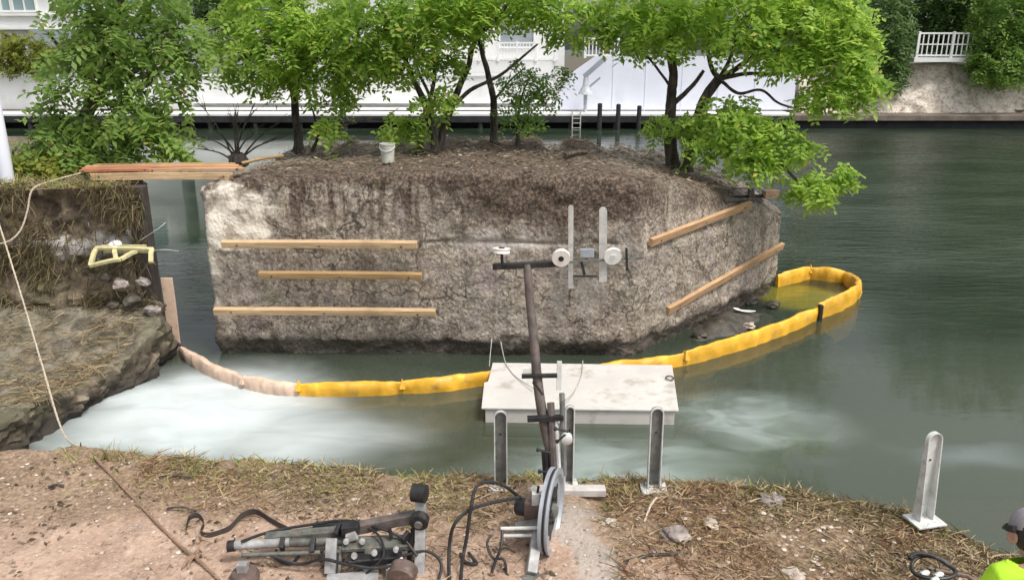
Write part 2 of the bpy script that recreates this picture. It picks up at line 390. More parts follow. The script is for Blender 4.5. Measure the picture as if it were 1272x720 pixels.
M['leafE'] = mat_leaf('broad_leaf', (.1, .19, .04), (.28, .4, .1), .5)
M['leafD'] = mat_leaf('far_leaf', (.05, .1, .03), (.15, .23, .07), .42)
M['leafY'] = mat_leaf('yellow_green_leaf', (.09, .12, .02), (.25, .28, .04), .4)
M['straw'] = mat_strand('dead_straw', [(.09, .065, .04), (.38, .29, .17), (.26, .18, .1), (.48, .39, .25), (.15, .11, .065), (.2, .19, .08)])
M['straw2'] = mat_strand('red_brown_straw', [(.17, .1, .055), (.38, .25, .14), (.3, .18, .1), (.46, .36, .23), (.1, .065, .04)])
M['grass'] = mat_strand('tired_grass', [(.12, .14, .04), (.36, .34, .12), (.2, .22, .06), (.5, .42, .2), (.28, .2, .1)])
M['vine'] = mat_strand('dry_vines', [(.05, .04, .022), (.17, .12, .06), (.1, .11, .035), (.32, .25, .15), (.035, .028, .02), (.13, .09, .05)])
M['pebble'] = mat_strand('pebbles', [(.2, .14, .1), (.5, .42, .34), (.3, .22, .17), (.68, .6, .52), (.14, .1, .08)])
M['litter'] = mat_strand('leaf_litter', [(.04, .03, .02), (.15, .1, .065), (.27, .2, .14), (.08, .058, .04), (.36, .3, .23)])
M['rock'] = simple('grey_rock', (.26, .22, .2), .9, 0, .45, 7, (.5, .46, .43), .6)
M['rock2'] = simple('pale_dusty_rock', (.45, .38, .32), .95, 0, .3, 9, (.25, .18, .12), .6)
M['mudrock'] = simple('wet_mud_rock', (.06, .052, .04), .6, 0, .5, 5, (.15, .12, .08), .6)
M['glass'] = simple('window_glass', (.24, .33, .34), .12, 0, .1, 1)
M['roof'] = simple('grey_awning', (.3, .33, .36), .7, 0, .15, 1)
M['deckdark'] = simple('dark_timber_and_dock_shade', (.02, .02, .022), .85, 0, .4, 2); M['capc'] = simple('brown_seawall_cap', (.15, .12, .095), .85, 0, .3, 1.2, (.05, .04, .035))
M['ycrate'] = simple('faded_yellow_plastic', (.56, .51, .27), .7, 0, .2, 8, (.34, .3, .22), .1)
M['hivis'] = simple('lime_hivis_fabric', (.42, .75, .03), .8, 0, .08, 9, None, .3); M['trouser'] = simple('dark_work_trousers', (.035, .035, .045), .9, 0, .3, 12, None, .3)
M['skin'] = simple('skin', (.4, .24, .17), .55, 0, .08, 20); M['hair'] = simple('dark_hair', (.02, .016, .014), .7, 0, .3, 60)
M['capg'] = simple('grey_mauve_cap', (.27, .25, .265), .85, 0, .08, 30, None, .2); M['blackc'] = simple('black_cap_cloth', (.018, .018, .02), .8, 0, .2, 30)

# ------------------------------------------------------------------ the setting: water, bed, near bank
def sheet(x0, x1, y0, y1, nx, ny, zf):
    m = MB(); vs = []; fs = []
    for j in range(ny + 1):
        for i in range(nx + 1):
            X = x0 + (x1-x0)*i/nx; Y = y0 + (y1-y0)*j/ny; vs.append((X, Y, zf(X, Y)))
    for j in range(ny):
        for i in range(nx):
            a = j*(nx+1)+i; fs.append((a, a+1, a+nx+2, a+nx+1))
    m.add(vs, fs, True); return m
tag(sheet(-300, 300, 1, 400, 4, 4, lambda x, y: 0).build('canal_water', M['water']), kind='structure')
tag(sheet(-310, 310, 1, 410, 4, 4, lambda x, y: -.9).build('canal_bed', M['bed']), kind='structure')

EDGE = [pz(x, y, .85) for x, y in ((-260, 562), (0, 563), (130, 566), (300, 577), (450, 591), (600, 602), (700, 607), (760, 604), (850, 606), (1000, 622), (1130, 643), (1200, 670), (1240, 693), (1272, 704), (1420, 760))]
def edge_y(x):
    if x <= EDGE[0].x: return EDGE[0].y
    for a, b in zip(EDGE, EDGE[1:]):
        if x <= b.x: return a.y + (b.y - a.y) * (x - a.x) / (b.x - a.x)
    return max(2.5, EDGE[-1].y - .8 * (x - EDGE[-1].x))
def ground_z(x, y):
    s = edge_y(x) + .12 * noise.noise((x * 2.3, 0, 3)) + .05 * noise.noise((x * 7, 1, 3)) - y
    t = max(0.0, min(1.0, (s + .68) / .62)); t = t * t * (3 - 2 * t)
    top = .86 + .05 * noise.noise((x * .9, y * .9, 0)) + .028 * noise.noise((x * 3.1, y * 3.1, 5)) + .014 * noise.noise((x * 9, y * 9, 2))
    top += .05 * max(0, 1 - ((x - 1.6) ** 2 / .8 + (y - 5.75) ** 2 / .12)) - .12 * math.exp(-((x - .72) ** 2 / .02 + (y - 5.85) ** 2 / .03))
    return -.6 + (top + .6) * t
def gp(x, y, up=0.0):
    # the ground point under a pixel
    p = pz(x, y, .87)
    for _ in range(4): p = pz(x, y, ground_z(p.x, p.y))
    return Vector((p.x, p.y, ground_z(p.x, p.y) + up))
tag(sheet(-12, 12, -2, 8.2, 300, 190, ground_z).build('ground', M['dirt']), kind='structure')

# ------------------------------------------------------------------ rough blocks (pier, abutment): rings up the sides and over the top
def resample(poly, ds):
    out = []
    for i in range(len(poly)):
        a = Vector(poly[i]); b = Vector(poly[(i+1) % len(poly)]); n = max(1, int((b-a).length / ds))
        for k in range(n): out.append(a.lerp(b, k / n))
    return out
def smooth_loop(p, it):
    for _ in range(it): p = [(p[i-1] + p[i] * 2 + p[(i+1) % len(p)]) / 4 for i in range(len(p))]
    return p
def rough_block(poly, spine, zbot, ztop, ds=.05, dz=.042, amp=1.0, ntop=22, prof=None, soft=.18, seed=0.0, smoothing=4, face=None):
    lp = smooth_loop(resample(poly, ds), smoothing); n = len(lp); m = MB(); vs = []; fs = []
    nr = []
    for i in range(n):
        d = lp[(i+2) % n] - lp[i-2]; nr.append(Vector((d.y, -d.x)).normalized())
    zt = [ztop(p.x, p.y) for p in lp]; nz = int((max(zt) - zbot) / dz)
    rings = 0
    for j in range(nz + 1):
        t = j / nz
        for i in range(n):
            z = zbot + (zt[i] - zbot) * t; q = Vector((lp[i].x, lp[i].y, z)); s3 = Vector((seed, 0, 0))
            d = .07 * noise.noise(q * .9 + s3) + .055 * noise.noise(q * 2.7 + s3) + .05 * noise.noise(q * 6.5 + s3)
            k9 = noise.noise(q * 13 + s3); d += .05 * (abs(k9) - .2) + .022 * noise.noise(q * 24 + s3)
            d *= amp * (face(q) if face else 1)
            top = zt[i] - z
            if top < soft: d -= (soft - math.sqrt(max(0, soft**2 - (soft - top)**2))) * .8
            if prof: d += prof(q)
            vs.append((q.x + nr[i].x * d, q.y + nr[i].y * d, z))
        rings += 1
    a, b = Vector(spine[0]), Vector(spine[1])
    base = [Vector(v) for v in vs[-n:]]
    for j in range(1, ntop + 1):
        t = j / ntop
        for i in range(n):
            p = Vector((base[i].x, base[i].y)); u = max(0, min(1, (p-a).dot(b-a) / (b-a).length_squared)); c = a.lerp(b, u)
            q = p.lerp(c, t); e = min(1, t * ntop / 4)
            zz = ztop(q.x, q.y) + e * (.06 * noise.noise((q.x*1.4, q.y*1.4, seed)) + .035 * noise.noise((q.x*4, q.y*4, seed+3)) + .02 * noise.noise((q.x*10, q.y*10, seed)))
            vs.append((q.x, q.y, zz))
        rings += 1
    for j in range(1, rings):
        for i in range(n):
            k = (i+1) % n; fs.append(((j-1)*n+i, (j-1)*n+k, j*n+k, j*n+i))
    m.add(vs, fs, True); return m

def pier_top(x, y):
    z = 2.68 - .045 * max(0, y - 11.2) + .09 * max(0, 1 - abs(x + .6) / 2.4)
    s = max(0, (x - 1.2) / 3.7); z -= .95 * min(1, s) ** 1.5 * (1 - .25 * min(1, max(0, y - 14) / 2))
    z += .06 * math.exp(-((x - 2.6) ** 2 / 1.2 + (y - 14.6) ** 2 / 1.5))
    z += max(0, min(1, (y - 14.6) / .8)) * (.1 + .16 * noise.noise((x * 1.9, 3, 5)) + .08 * noise.noise((x * 5, 3, 5)))
    if x < -3.6: z -= .12 * min(1, (-3.6 - x) / .8)
    return z
def pier_prof(q):
    d = 0
    if q.z < .24: d -= .12 * (1 - max(0, q.z) / .24) ** .7 * (.7 + .6 * noise.noise((q.x * 1.3, q.y * 1.3, 4)))
    if q.y < 11.6 and -1.2 < q.x < 1.5: d -= .05 * math.exp(-((q.z - 1.735) / .02) ** 2)      # the saw kerf
    if q.x > 1.9 and q.z > 1.5: d -= .15 * min(1, (q.z - 1.5) / .5)
    return d
PIER = [(-4.42, 11.25), (1.82, 11.12), (4.92, 14.35), (4.7, 15.3), (2.6, 16.4), (-4.3, 16.5), (-4.5, 12.5)]
pier = thing('bridge_pier', (0, 13.5, 0), 'massive rough concrete pier with a soil top standing in the canal', 'bridge pier')
rough_block(PIER, ((-2.2, 13.8), (2.6, 14.2)), -.9, pier_top, prof=pier_prof, face=lambda q: .45 + .5 * max(0, min(1, (q.z - 2.15) / .3)) + .5 * max(0, (.6 - q.z) / .6)).build('concrete_body', M['concrete'], pier)

def abut_prof(q):
    d = .12 * noise.noise((q.x * 1.1, q.z * 1.6, 7))
    if q.x > -7.6 and q.y < 12: d -= .22 * max(0, min(1, (q.z - 1.72) / .12)) * min(1, (q.x + 7.6) / .8) * (1 - max(0, (q.z - 2.35) / .3)) if q.z < 2.65 else 0
    if q.z < 1.5: d += .16 * (1.5 - q.z) * .6
    return d
abut = thing('bridge_abutment', (-8, 11.5, 0), 'overgrown earth and stone abutment block beside the narrow gap', 'abutment')
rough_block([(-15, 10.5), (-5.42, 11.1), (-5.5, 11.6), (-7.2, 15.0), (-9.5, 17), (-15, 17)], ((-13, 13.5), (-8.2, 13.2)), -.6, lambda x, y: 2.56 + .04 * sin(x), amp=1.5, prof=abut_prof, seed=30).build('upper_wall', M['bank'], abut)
def ledge_top(x, y):
    return .44 + .08 * max(0, (y - 9) / 2) + .42 * max(0, min(1, (y - 9.9) / 1.2)) ** 1.5 + .09 * noise.noise((x * .9, y * .9, 22)) + .25 * max(0, min(1, (-6.6 - x) / 1.5)) + .05 * noise.noise((x * 1.7, y * 1.7, 2))
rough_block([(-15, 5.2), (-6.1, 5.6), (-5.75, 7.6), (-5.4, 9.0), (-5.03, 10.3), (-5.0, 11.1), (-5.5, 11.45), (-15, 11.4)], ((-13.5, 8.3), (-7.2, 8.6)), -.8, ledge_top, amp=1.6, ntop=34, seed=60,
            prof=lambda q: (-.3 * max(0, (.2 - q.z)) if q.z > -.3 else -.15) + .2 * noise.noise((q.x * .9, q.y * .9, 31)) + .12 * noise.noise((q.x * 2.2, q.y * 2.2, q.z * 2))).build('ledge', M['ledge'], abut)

# ------------------------------------------------------------------ scattering strands / leaves / stones
def strand(m, p, d, L, wd, bend, nseg=2):
    d = Vector(d).normalized(); sd = d.cross(Vector((uni(-1, 1), uni(-1, 1), uni(-.3, .3)) ))
    if sd.length < 1e-4: return
    sd.normalize(); vs = []; p = Vector(p)
    for k in range(nseg + 1):
        t = k / nseg; q = p + d * L * t + Vector((0, 0, -1)) * bend * L * t * t; ww = wd * (1 - t * .75) / 2
        vs += [q - sd * ww, q + sd * ww]
    m.add(vs, [(2*k, 2*k+1, 2*k+3, 2*k+2) for k in range(nseg)])
def stone(m, p, r, flat=.6):
    p = Vector(p); vs = []; q = Matrix.Rotation(uni(0, 6.3), 3, 'Z')
    for v in ((1,0,0),(-1,0,0),(0,1,0),(0,-1,0),(0,0,1),(0,0,-1),(.7,.7,.35),(-.7,.7,.3),(.7,-.7,.3),(-.7,-.7,.35)):
        u = Vector(v) * r * uni(.7, 1.15); u.z *= flat; vs.append(p + q @ u)
    bm = bmesh.new(); bv = [bm.verts.new(v) for v in vs]; bmesh.ops.convex_hull(bm, input=bv)
    bm.verts.index_update(); vv = [v.co.copy() for v in bm.verts]; ff = [[v.index for v in f.verts] for f in bm.faces]; bm.free()
    m.add(vv, ff)

def pick_edge(a, b): return uni(a, b)
g1 = MB()
for _ in range(6500):                                     # grass along the brow of the bank
    x = uni(-4.4, 3.9); s = abs(random.gauss(0, .3)) - .12; y = edge_y(x) - s
    if x > 1.1 and rnd() < .55: continue
    if x < -3.2 and rnd() < .7: continue
    if abs(x - .35) < .35 and y < 6.05: continue
    z = ground_z(x, y); cl = noise.noise((x * 2.2, y * 2.2, 9))
    if cl < -.25: continue
    strand(g1, (x, y, z - .01), (uni(-.9, .9), uni(-.9, .7), uni(.35, 1.1)), uni(.05, .15) * (1 + cl * .5), uni(.007, .016), uni(.1, .9))
for c in ((135, 566, .26), (125, 568, .22), (150, 568, .2), (525, 596, .16), (1180, 668, .14), (955, 612, .14), (760, 598, .13), (1150, 650, .12)):
    p = gp(c[0], c[1] + 3)
    for _ in range(14): strand(g1, p + Vector((uni(-.09, .09), uni(-.05, .05), -.01)), (uni(-.5, .5), uni(-.4, .4), 1), c[2] * uni(.5, 1.1), .013, uni(.05, .4), 3)
tag(g1.build('bank_grass', M['grass']), 'short tired green and yellow grass along the brow of the dirt bank', 'grass', kind='stuff')
g2 = MB(); g3 = MB()
for _ in range(15000):
    if rnd() < .74: x = uni(.75, 4.3); y = edge_y(x) - rnd() ** 1.3 * 1.5 + .12
    else: x = uni(-3.3, .2); y = edge_y(x) - abs(random.gauss(.2, .55 if x > -2.6 else .2)) + .1
    if abs(x - .45) < .3: continue
    cl = noise.noise((x * 1.6, y * 1.6, 21))
    if cl < -.22 + uni(-.2, .2): continue
    z = ground_z(x, y) + uni(0, .025)
    red = noise.noise((x * 1.1, y * 1.1, 33)) + (.35 if .8 < x < 1.9 else 0)
    strand(g3 if red > .15 else g2, (x, y, z), (uni(-1, 1), uni(-1, 1), uni(-.05, .32)), uni(.04, .17), uni(.006, .015), uni(0, .35))
for _ in range(1600):
    x = uni(-4.2, .2); y = uni(4.6, edge_y(x) - .3); 
    if noise.noise((x * 2, y * 2, 40)) < .2: continue
    strand(g2, (x, y, ground_z(x, y) + .004), (uni(-1, 1), uni(-1, 1), uni(0, .06)), uni(.02, .09), uni(.004, .01), .02, 1)
tag(g2.build('dead_straw', M['straw']), 'tan dead grass clippings strewn over the dirt bank', 'dead grass', kind='stuff')
tag(g3.build('red_brown_straw', M['straw2']), 'reddish brown dead grass heaped around the channel posts', 'dead grass', kind='stuff')
g5 = MB()
for _ in range(2600):                                     # crumbs of dark earth and bark chips
    x = uni(-4.6, 4.4); y = uni(4.3, edge_y(x) - .1)
    if noise.noise((x * 1.5, y * 1.5, 70)) < -.05 or .3 < x < 1.0: continue
    a = uni(0, 6.3); L = uni(.008, .035); u = Vector((cos(a), sin(a), uni(-.2, .2))) * L; w_ = Vector((-sin(a), cos(a), uni(-.2, .2))) * L * uni(.25, .6); p = Vector((x, y, ground_z(x, y) + .006)); h_ = Vector((0, 0, L * .5))
    g5.add([p - u, p - w_, p + u, p + w_, p + h_], [(0, 1, 4), (1, 2, 4), (2, 3, 4), (3, 0, 4)])
tag(g5.build('earth_crumbs', M['litter']), 'dark earth crumbs and bark chips strewn over the sand', 'debris', kind='stuff')
g4 = MB()
for _ in range(2200):
    x = uni(-4.6, 4.4); y = uni(4.3, edge_y(x) - .05)
    r = .006 + .016 * rnd() ** 3
    if x > .8 and rnd() < .35: r = uni(.01, .026)
    stone(g4, (x, y, ground_z(x, y) + r * .2), r)
for _ in range(500):
    x = uni(-4.6, 4.4); y = uni(4.3, edge_y(x) - .15); r = .008 + .02 * rnd() ** 2
    if noise.noise((x * 1.3, y * 1.3, 50)) > -.05: stone(g4, (x, y, ground_z(x, y)), r, .5)
tag(g4.build('pebbles', M['pebble']), 'small pale and brown pebbles scattered over the sandy ground', 'pebbles', kind='stuff')
# single stones on the bank
def lump(m, p, r, flat=.7, n=2, rough=.3, seed=0):
    bm = bmesh.new(); bmesh.ops.create_icosphere(bm, subdivisions=n, radius=1)
    vs = []; p = Vector(p)
    for v in bm.verts:
        k = 1 + rough * noise.noise(v.co * 1.3 + Vector((seed, 0, 0))) + rough * .5 * noise.noise(v.co * 3 + Vector((seed, 4, 0)))
        vs.append(p + Vector((v.co.x * r * k, v.co.y * r * k, v.co.z * r * k * flat)))
    bm.verts.index_update(); fs = [[v.index for v in f.verts] for f in bm.faces]; bm.free(); m.add(vs, fs, False)
for i, (x, y, r, lab, mt) in enumerate((
    (885, 651, .075, 'pale flat stone half buried in straw on the bank', 'rock2'), (757, 649, .06, 'whitish broken stone on the mulch near the drive wheel', 'rock2'),
    (960, 622, .11, 'dark grey rough stone at the brow of the bank', 'rock'), (838, 665, .12, 'grey stone dusted with cement beside the red straw', 'rock'),
    (985, 716, .08, 'pale pinkish concrete lump at the bottom of the straw slope', 'rock2'), (238, 601, .03, 'small white and black stub lying in the grass', 'nylon'),
    (1108, 632, .035, 'small white stone beside the lone channel post', 'nylon'))):
    p = gp(x, y); m = MB(); lump(m, p + Vector((0, 0, r * .1)), r * .8, .5, 3, .75, i * 5)
    tag(m.build('stone', M[mt], None, p), lab, 'stone', 'loose stones on the near bank')

# ------------------------------------------------------------------ strands on abutment, ledge and pier top
v1 = MB()
for _ in range(15000):
    x = uni(-9.0, -5.15); zz = uni(.5, 2.65)
    if x > -6.5 and 1.0 < zz < 2.1 and rnd() < .8: continue
    if noise.noise((x * 1.5, zz * 1.5, 3)) < -.15 + uni(-.2, .2): continue
    y = 10.85 - (x + 5.3) * -.06 - (.12 * (1.5 - zz) if zz < 1.5 else 0)
    y = 11.1 - (-5.42 - x) * .062 - (.1 * (1.5 - zz) if zz < 1.5 else 0) - .06
    strand(v1, (x, y, zz), (uni(-.7, .7), uni(-.8, -.1), uni(-.9, .3)), uni(.07, .26), uni(.008, .02), uni(.1, .6), 3)
tag(v1.build('hanging_vines', M['vine']), 'dry brown vines and grass hanging down the abutment face', 'vines', kind='stuff')
v2 = MB()
for _ in range(7500):
    y = uni(6.4, 11.0); x = -5.1 - (11 - y) * .17 - rnd() ** 1.5 * 3.2
    if noise.noise((x * 1.7, y * 1.7, 13)) < -.1 + uni(-.2, .2): continue
    strand(v2, (x, y, ledge_top(x, y) + uni(0, .05)), (uni(-1, 1), uni(-1, .4), uni(-.05, .3)), uni(.08, .28), uni(.006, .014), uni(0, .5), 3)
tag(v2.build('ledge_straw', M['straw']), 'straw coloured dead grass lying over the low ledge', 'dead grass', kind='stuff')
v3 = MB()
for _ in range(3000):
    x = uni(-10, -5.5); y = uni(10.5, 12.2) ; y = max(y, 11.0 - (-5.4 - x) * .062)
    strand(v3, (x, y, 2.56), (uni(-.8, .8), uni(-.8, .5), uni(.4, 1)), uni(.08, .22), uni(.008, .016), uni(.1, .6), 3)
tag(v3.build('abutment_grass', M['grass']), 'green and yellow grass on top of the abutment', 'grass', kind='stuff')
v4 = MB()
for _ in range(2600):
    x = uni(-4.3, 4.5); y = uni(11.25, 16.2)
    if x > 1.75 and y < 11.12 + (x - 1.75) * 1.02 + .1: continue
    z = pier_top(x, y) + .05; a = uni(0, 6.3); L = uni(.02, .06)
    u = Vector((cos(a), sin(a), uni(-.3, .3))) * L; w_ = Vector((-sin(a), cos(a), uni(-.3, .3))) * L * .5
    p = Vector((x, y, z)); v4.add([p - u, p - w_, p + u, p + w_], [(0, 1, 2, 3)])
for _ in range(500):
    x = uni(-4.2, 4.2); y = uni(11.2, 16); 
    if x > 1.75 and y < 11.12 + (x - 1.75) * 1.02 + .1: continue
    strand(v4, (x, y, pier_top(x, y) + .03), (uni(-1, 1), uni(-1, 1), uni(-.1, .3)), uni(.1, .4), .012, .1, 2)
tag(v4.build('leaf_litter', M['litter']), 'brown fallen leaves and twigs over the soil on top of the pier', 'leaf litter', kind='stuff')

# ------------------------------------------------------------------ trees
def frond(m, p, d, L, leaf, pairs, droop):
    d = Vector(d).normalized(); sd = d.cross(Vector((0, 0, 1)))
    if sd.length < .05: sd = Vector((1, 0, 0))
    sd.normalize(); up = sd.cross(d).normalized(); roll = random.gauss(0, .55); sd, up = sd * cos(roll) + up * sin(roll), up * cos(roll) - sd * sin(roll)
    p = Vector(p)
    for k in range(pairs):
        t = (k + .6) / pairs; q = p + d * L * t - Vector((0, 0, 1)) * droop * L * t * t
        for s in (-1, 1):
            ax = (sd * s + d * uni(.25, .6) + up * uni(-.5, .5)).normalized(); wd = (d - ax * d.dot(ax)).normalized() * leaf * uni(.22, .32)
            l = leaf * uni(.55, 1.25)
            m.add([q, q + ax * l * .5 + wd, q + ax * l - Vector((0, 0, l * .15)), q + ax * l * .5 - wd], [(0, 1, 2, 3)])
def blob_leaves(m, c, r, n, leaf=.1, fr=.32, pairs=6, shell=.55):
    c = Vector(c)
    for _ in range(n):
        v = Vector((random.gauss(0, 1), random.gauss(0, 1), random.gauss(0, 1))).normalized()
        k = shell + (1 - shell) * rnd() if rnd() < .75 else rnd() ** .5
        k *= 1 + .22 * noise.noise(v * 2.2 + c)
        p = c + Vector((v.x * r[0], v.y * r[1], v.z * r[2])) * k
        d = Vector((v.x, v.y - .2, -.4 + .35 * v.z)) + Vector((uni(-.9, .9), uni(-.9, .9), uni(-.5, .7)))
        frond(m, p - d.normalized() * fr * .5, d, fr * uni(.7, 1.2), leaf, pairs, uni(.1, .5))
def tree(name, label, base, limbs, blobs, leafm, barkm='bark', group=None, leaf=.125, fr=.3, pairs=5, twigs=True, cat='tree', n_k=1.1):
    base = Vector(base); t = thing(name, base, label, cat, group); tr = MB(); cr = MB(); nodes = []
    for pts, r0, r1 in limbs:
        pp = catmull(pts, 7); n = len(pp)
        pp = [p + Vector((noise.noise(p * 3) * .025, noise.noise(p * 3 + Vector((5, 0, 0))) * .025, 0)) for p in pp]
        rr = [r0 + (r1 - r0) * (i / (n - 1)) ** .8 for i in range(n)]
        if Vector(pts[0]).z - base.z < .15: rr[0] *= 1.5; rr[1] *= 1.2
        tr.tube(pp, rr, 8, True, .06); nodes += [(p, r) for p, r in zip(pp, rr)][n // 3:]
    for c, r, n in blobs:
        c = Vector(c)
        if twigs:
            p0, rr = min(nodes, key=lambda q: (q[0] - c).length + (.6 if q[0].z > c.z + .3 else 0))
            r_ = min(rr * .7, .035)
            mid = p0.lerp(c, .5) + Vector((uni(-.1, .1), uni(-.1, .1), uni(0, .15)))
            tr.tube(catmull([p0, mid, c], 5), [r_ * (1 - i / 13) for i in range(11)], 6)
            for _ in range(5):
                e = c + Vector((uni(-1, 1) * r[0], uni(-1, 1) * r[1], uni(-.7, .7) * r[2])) * .85
                s_ = mid.lerp(c, uni(.2, 1)); tr.tube(catmull([s_, s_.lerp(e, .5) + Vector((0, 0, .06)), e], 3), [r_ * .5 * (1 - i / 8) for i in range(7)], 5)
        blob_leaves(cr, c, r, int(n * n_k), leaf, fr, pairs)
    tr.build('trunk', M[barkm], t); o = cr.build('crown', M[leafm], t); o['kind'] = 'stuff'
    return t
def B(x, y, Y, rx, rz, n, ry=None):
    # a bough: its middle seen at that pixel and depth, its radii given in photograph pixels
    c = py(x, y, Y); k = c.y / F_PX * 1.03
    return (c, (rx * k, (ry or rx * .8) * k, rz * k), n)
def top_at(x, y, Y, up=0): return Vector((py(x, y, Y).x, Y, pier_top(py(x, y, Y).x, Y) + up))

# trees on the pier
b1 = top_at(372, 186, 15.0)
tree('pier_tree', 'bright green tree with one straight trunk on the pier next to the bare shrub', b1,
     [([b1, py(368, 150, 15), py(362, 95, 14.8), py(350, 40, 14.7), py(345, -40, 14.7)], .1, .03), ([py(366, 120, 14.9), py(395, 70, 14.6), py(430, 20, 14.4)], .045, .015), ([b1 + Vector((.25, 0, 0)), py(395, 160, 14.9), py(385, 130, 14.8)], .035, .015)],
     [B(345, 55, 14.3, 62, 45, 150), B(330, 20, 14.8, 60, 40, 130), B(395, 95, 14.4, 50, 36, 105), B(300, 75, 14.6, 42, 32, 75), B(345, 105, 14.6, 40, 22, 44), B(395, 30, 14.3, 60, 45, 140), B(340, -30, 14.8, 80, 45, 150), B(425, 125, 14.5, 26, 18, 20), B(270, 40, 15, 38, 30, 55)],
     'leafA', group='trees growing on the pier top')
b2 = top_at(540, 195, 14.2)
tree('pier_tree', 'forked many-stemmed tree on the pier behind the white bucket', b2,
     [([b2, py(538, 165, 14.2), py(528, 130, 14.2), py(512, 95, 14.1), py(492, 50, 14), py(470, 5, 14)], .09, .025),
      ([b2 + Vector((-.25, .05, 0)), py(522, 170, 14.2), py(525, 150, 14.2), py(535, 120, 14.2), py(540, 85, 14.2), py(535, 30, 14.1)], .07, .022),
      ([b2 + Vector((.03, .1, 0)), py(552, 160, 14.3), py(566, 120, 14.3), py(580, 85, 14.3), py(592, 50, 14.2), py(625, 12, 14.1), py(650, -20, 14.1)], .085, .022),
      ([py(560, 135, 14.3), py(585, 112, 14.2), py(620, 95, 14), py(650, 70, 13.9), py(668, 55, 13.8)], .045, .014),
      ([py(535, 122, 14.2), py(515, 70, 14.1), py(520, 20, 14)], .03, .014)],
     [B(470, 45, 13.8, 62, 42, 160), B(530, 30, 13.8, 58, 40, 150), B(450, 82, 13.9, 48, 30, 76), B(505, 80, 13.8, 42, 22, 56), B(425, 50, 14.2, 50, 40, 110), B(590, 15, 13.9, 60, 34, 120), B(672, 8, 13.9, 46, 26, 80), B(520, -30, 14, 110, 48, 220), B(500, 160, 13.9, 36, 20, 40), B(545, 128, 13.8, 30, 16, 30), B(560, 75, 14.2, 22, 22, 26), B(412, 160, 14.0, 22, 14, 22), B(650, -25, 14, 70, 40, 110)],
     'leafA', group='trees growing on the pier top')
b3 = top_at(613, 182, 15.2)
tree('slender_tree', 'slender leaning tree with sparse crown at the back of the pier', b3,
     [([b3, py(614, 150, 15.2), py(611, 115, 15.1), py(604, 80, 15), py(596, 55, 15), py(585, 20, 15)], .085, .03), ([py(612, 125, 15.1), py(630, 105, 15), py(650, 85, 14.9)], .03, .012)],
     [B(580, 15, 15, 46, 28, 60), B(610, -15, 15, 60, 36, 90)], 'leafB', group='trees growing on the pier top')
b4 = top_at(642, 182, 14.6)
tree('sapling', 'short pale green sapling between the slender tree and the white screen', b4,
     [([b4, py(643, 160, 14.6), py(645, 135, 14.6), py(655, 100, 14.6)], .045, .012)],
     [B(650, 105, 14.5, 34, 26, 60), B(640, 135, 14.5, 26, 24, 38), B(672, 125, 14.5, 22, 24, 32), B(690, 98, 14.6, 22, 18, 22), B(655, 155, 14.5, 20, 14, 16)], 'leafB', group='trees growing on the pier top', leaf=.09, fr=.26)
b5 = top_at(838, 190, 14.4)
tree('spreading_tree', 'wide spreading bright green tree drooping over the pointed end of the pier', b5,
     [([b5, py(832, 165, 14.4), py(834, 125, 14.4), py(836, 90, 14.3), py(830, 40, 14.2), py(820, -10, 14.2)], .13, .05),
      ([b5 + Vector((.2, -.1, -.02)), py(862, 170, 14.2), py(872, 130, 14.1), py(893, 98, 14)], .1, .085),
      ([py(893, 98, 14), py(915, 85, 13.9), py(950, 60, 13.7), py(990, 30, 13.6)], .06, .02), ([py(893, 98, 14), py(925, 92, 13.8), py(970, 90, 13.5), py(1030, 80, 13.3)], .045, .014),
      ([py(893, 98, 14), py(880, 75, 14), py(880, 30, 13.9)], .055, .02), ([py(893, 98, 14), py(908, 70, 13.9), py(925, 20, 13.8)], .045, .02),
      ([py(897, 102, 14), py(918, 116, 13.8), py(945, 112, 13.7), py(968, 128, 13.6), py(1000, 136, 13.5), py(1040, 130, 13.4)], .032, .012),
      ([py(868, 150, 14.1), py(890, 145, 13.8), py(925, 165, 13.5), py(960, 195, 13.3), py(1000, 230, 13.1), py(1040, 225, 13.0)], .05, .015),
      ([py(836, 130, 14.4), py(862, 105, 14.2), py(874, 88, 14.1)], .05, .03), ([py(834, 110, 14.4), py(812, 80, 14.2), py(790, 55, 14.1)], .03, .014)],
     [B(800, 40, 14, 55, 30, 100), B(770, 15, 14.1, 55, 32, 95), B(850, 30, 13.9, 60, 34, 120), B(920, 25, 13.7, 66, 42, 170), B(985, 45, 13.5, 66, 42, 170), B(1035, 70, 13.3, 52, 38, 120), B(1020, 20, 13.6, 60, 38, 130), B(1060, 110, 13.2, 42, 26, 70), B(975, 78, 13.4, 36, 16, 40), B(1030, 120, 13.2, 42, 20, 62), B(1062, 55, 13.4, 34, 34, 60),
      B(890, -25, 13.9, 130, 40, 240), B(1000, -20, 13.8, 70, 34, 110), B(720, 30, 14.2, 44, 30, 60),
      B(900, 150, 13.5, 46, 30, 80), B(935, 185, 13.2, 48, 32, 90), B(880, 185, 13.4, 30, 20, 36), B(940, 205, 13.0, 32, 16, 34), B(1012, 235, 12.9, 32, 22, 56), B(1046, 218, 12.9, 20, 14, 24), B(1000, 185, 13.0, 22, 20, 24), B(910, 150, 13.4, 40, 18, 40), B(850, 160, 14.0, 24, 16, 24), B(815, 160, 14.0, 22, 12, 18), B(965, 165, 13.2, 30, 20, 36)],
     'leafA', group='trees growing on the pier top')
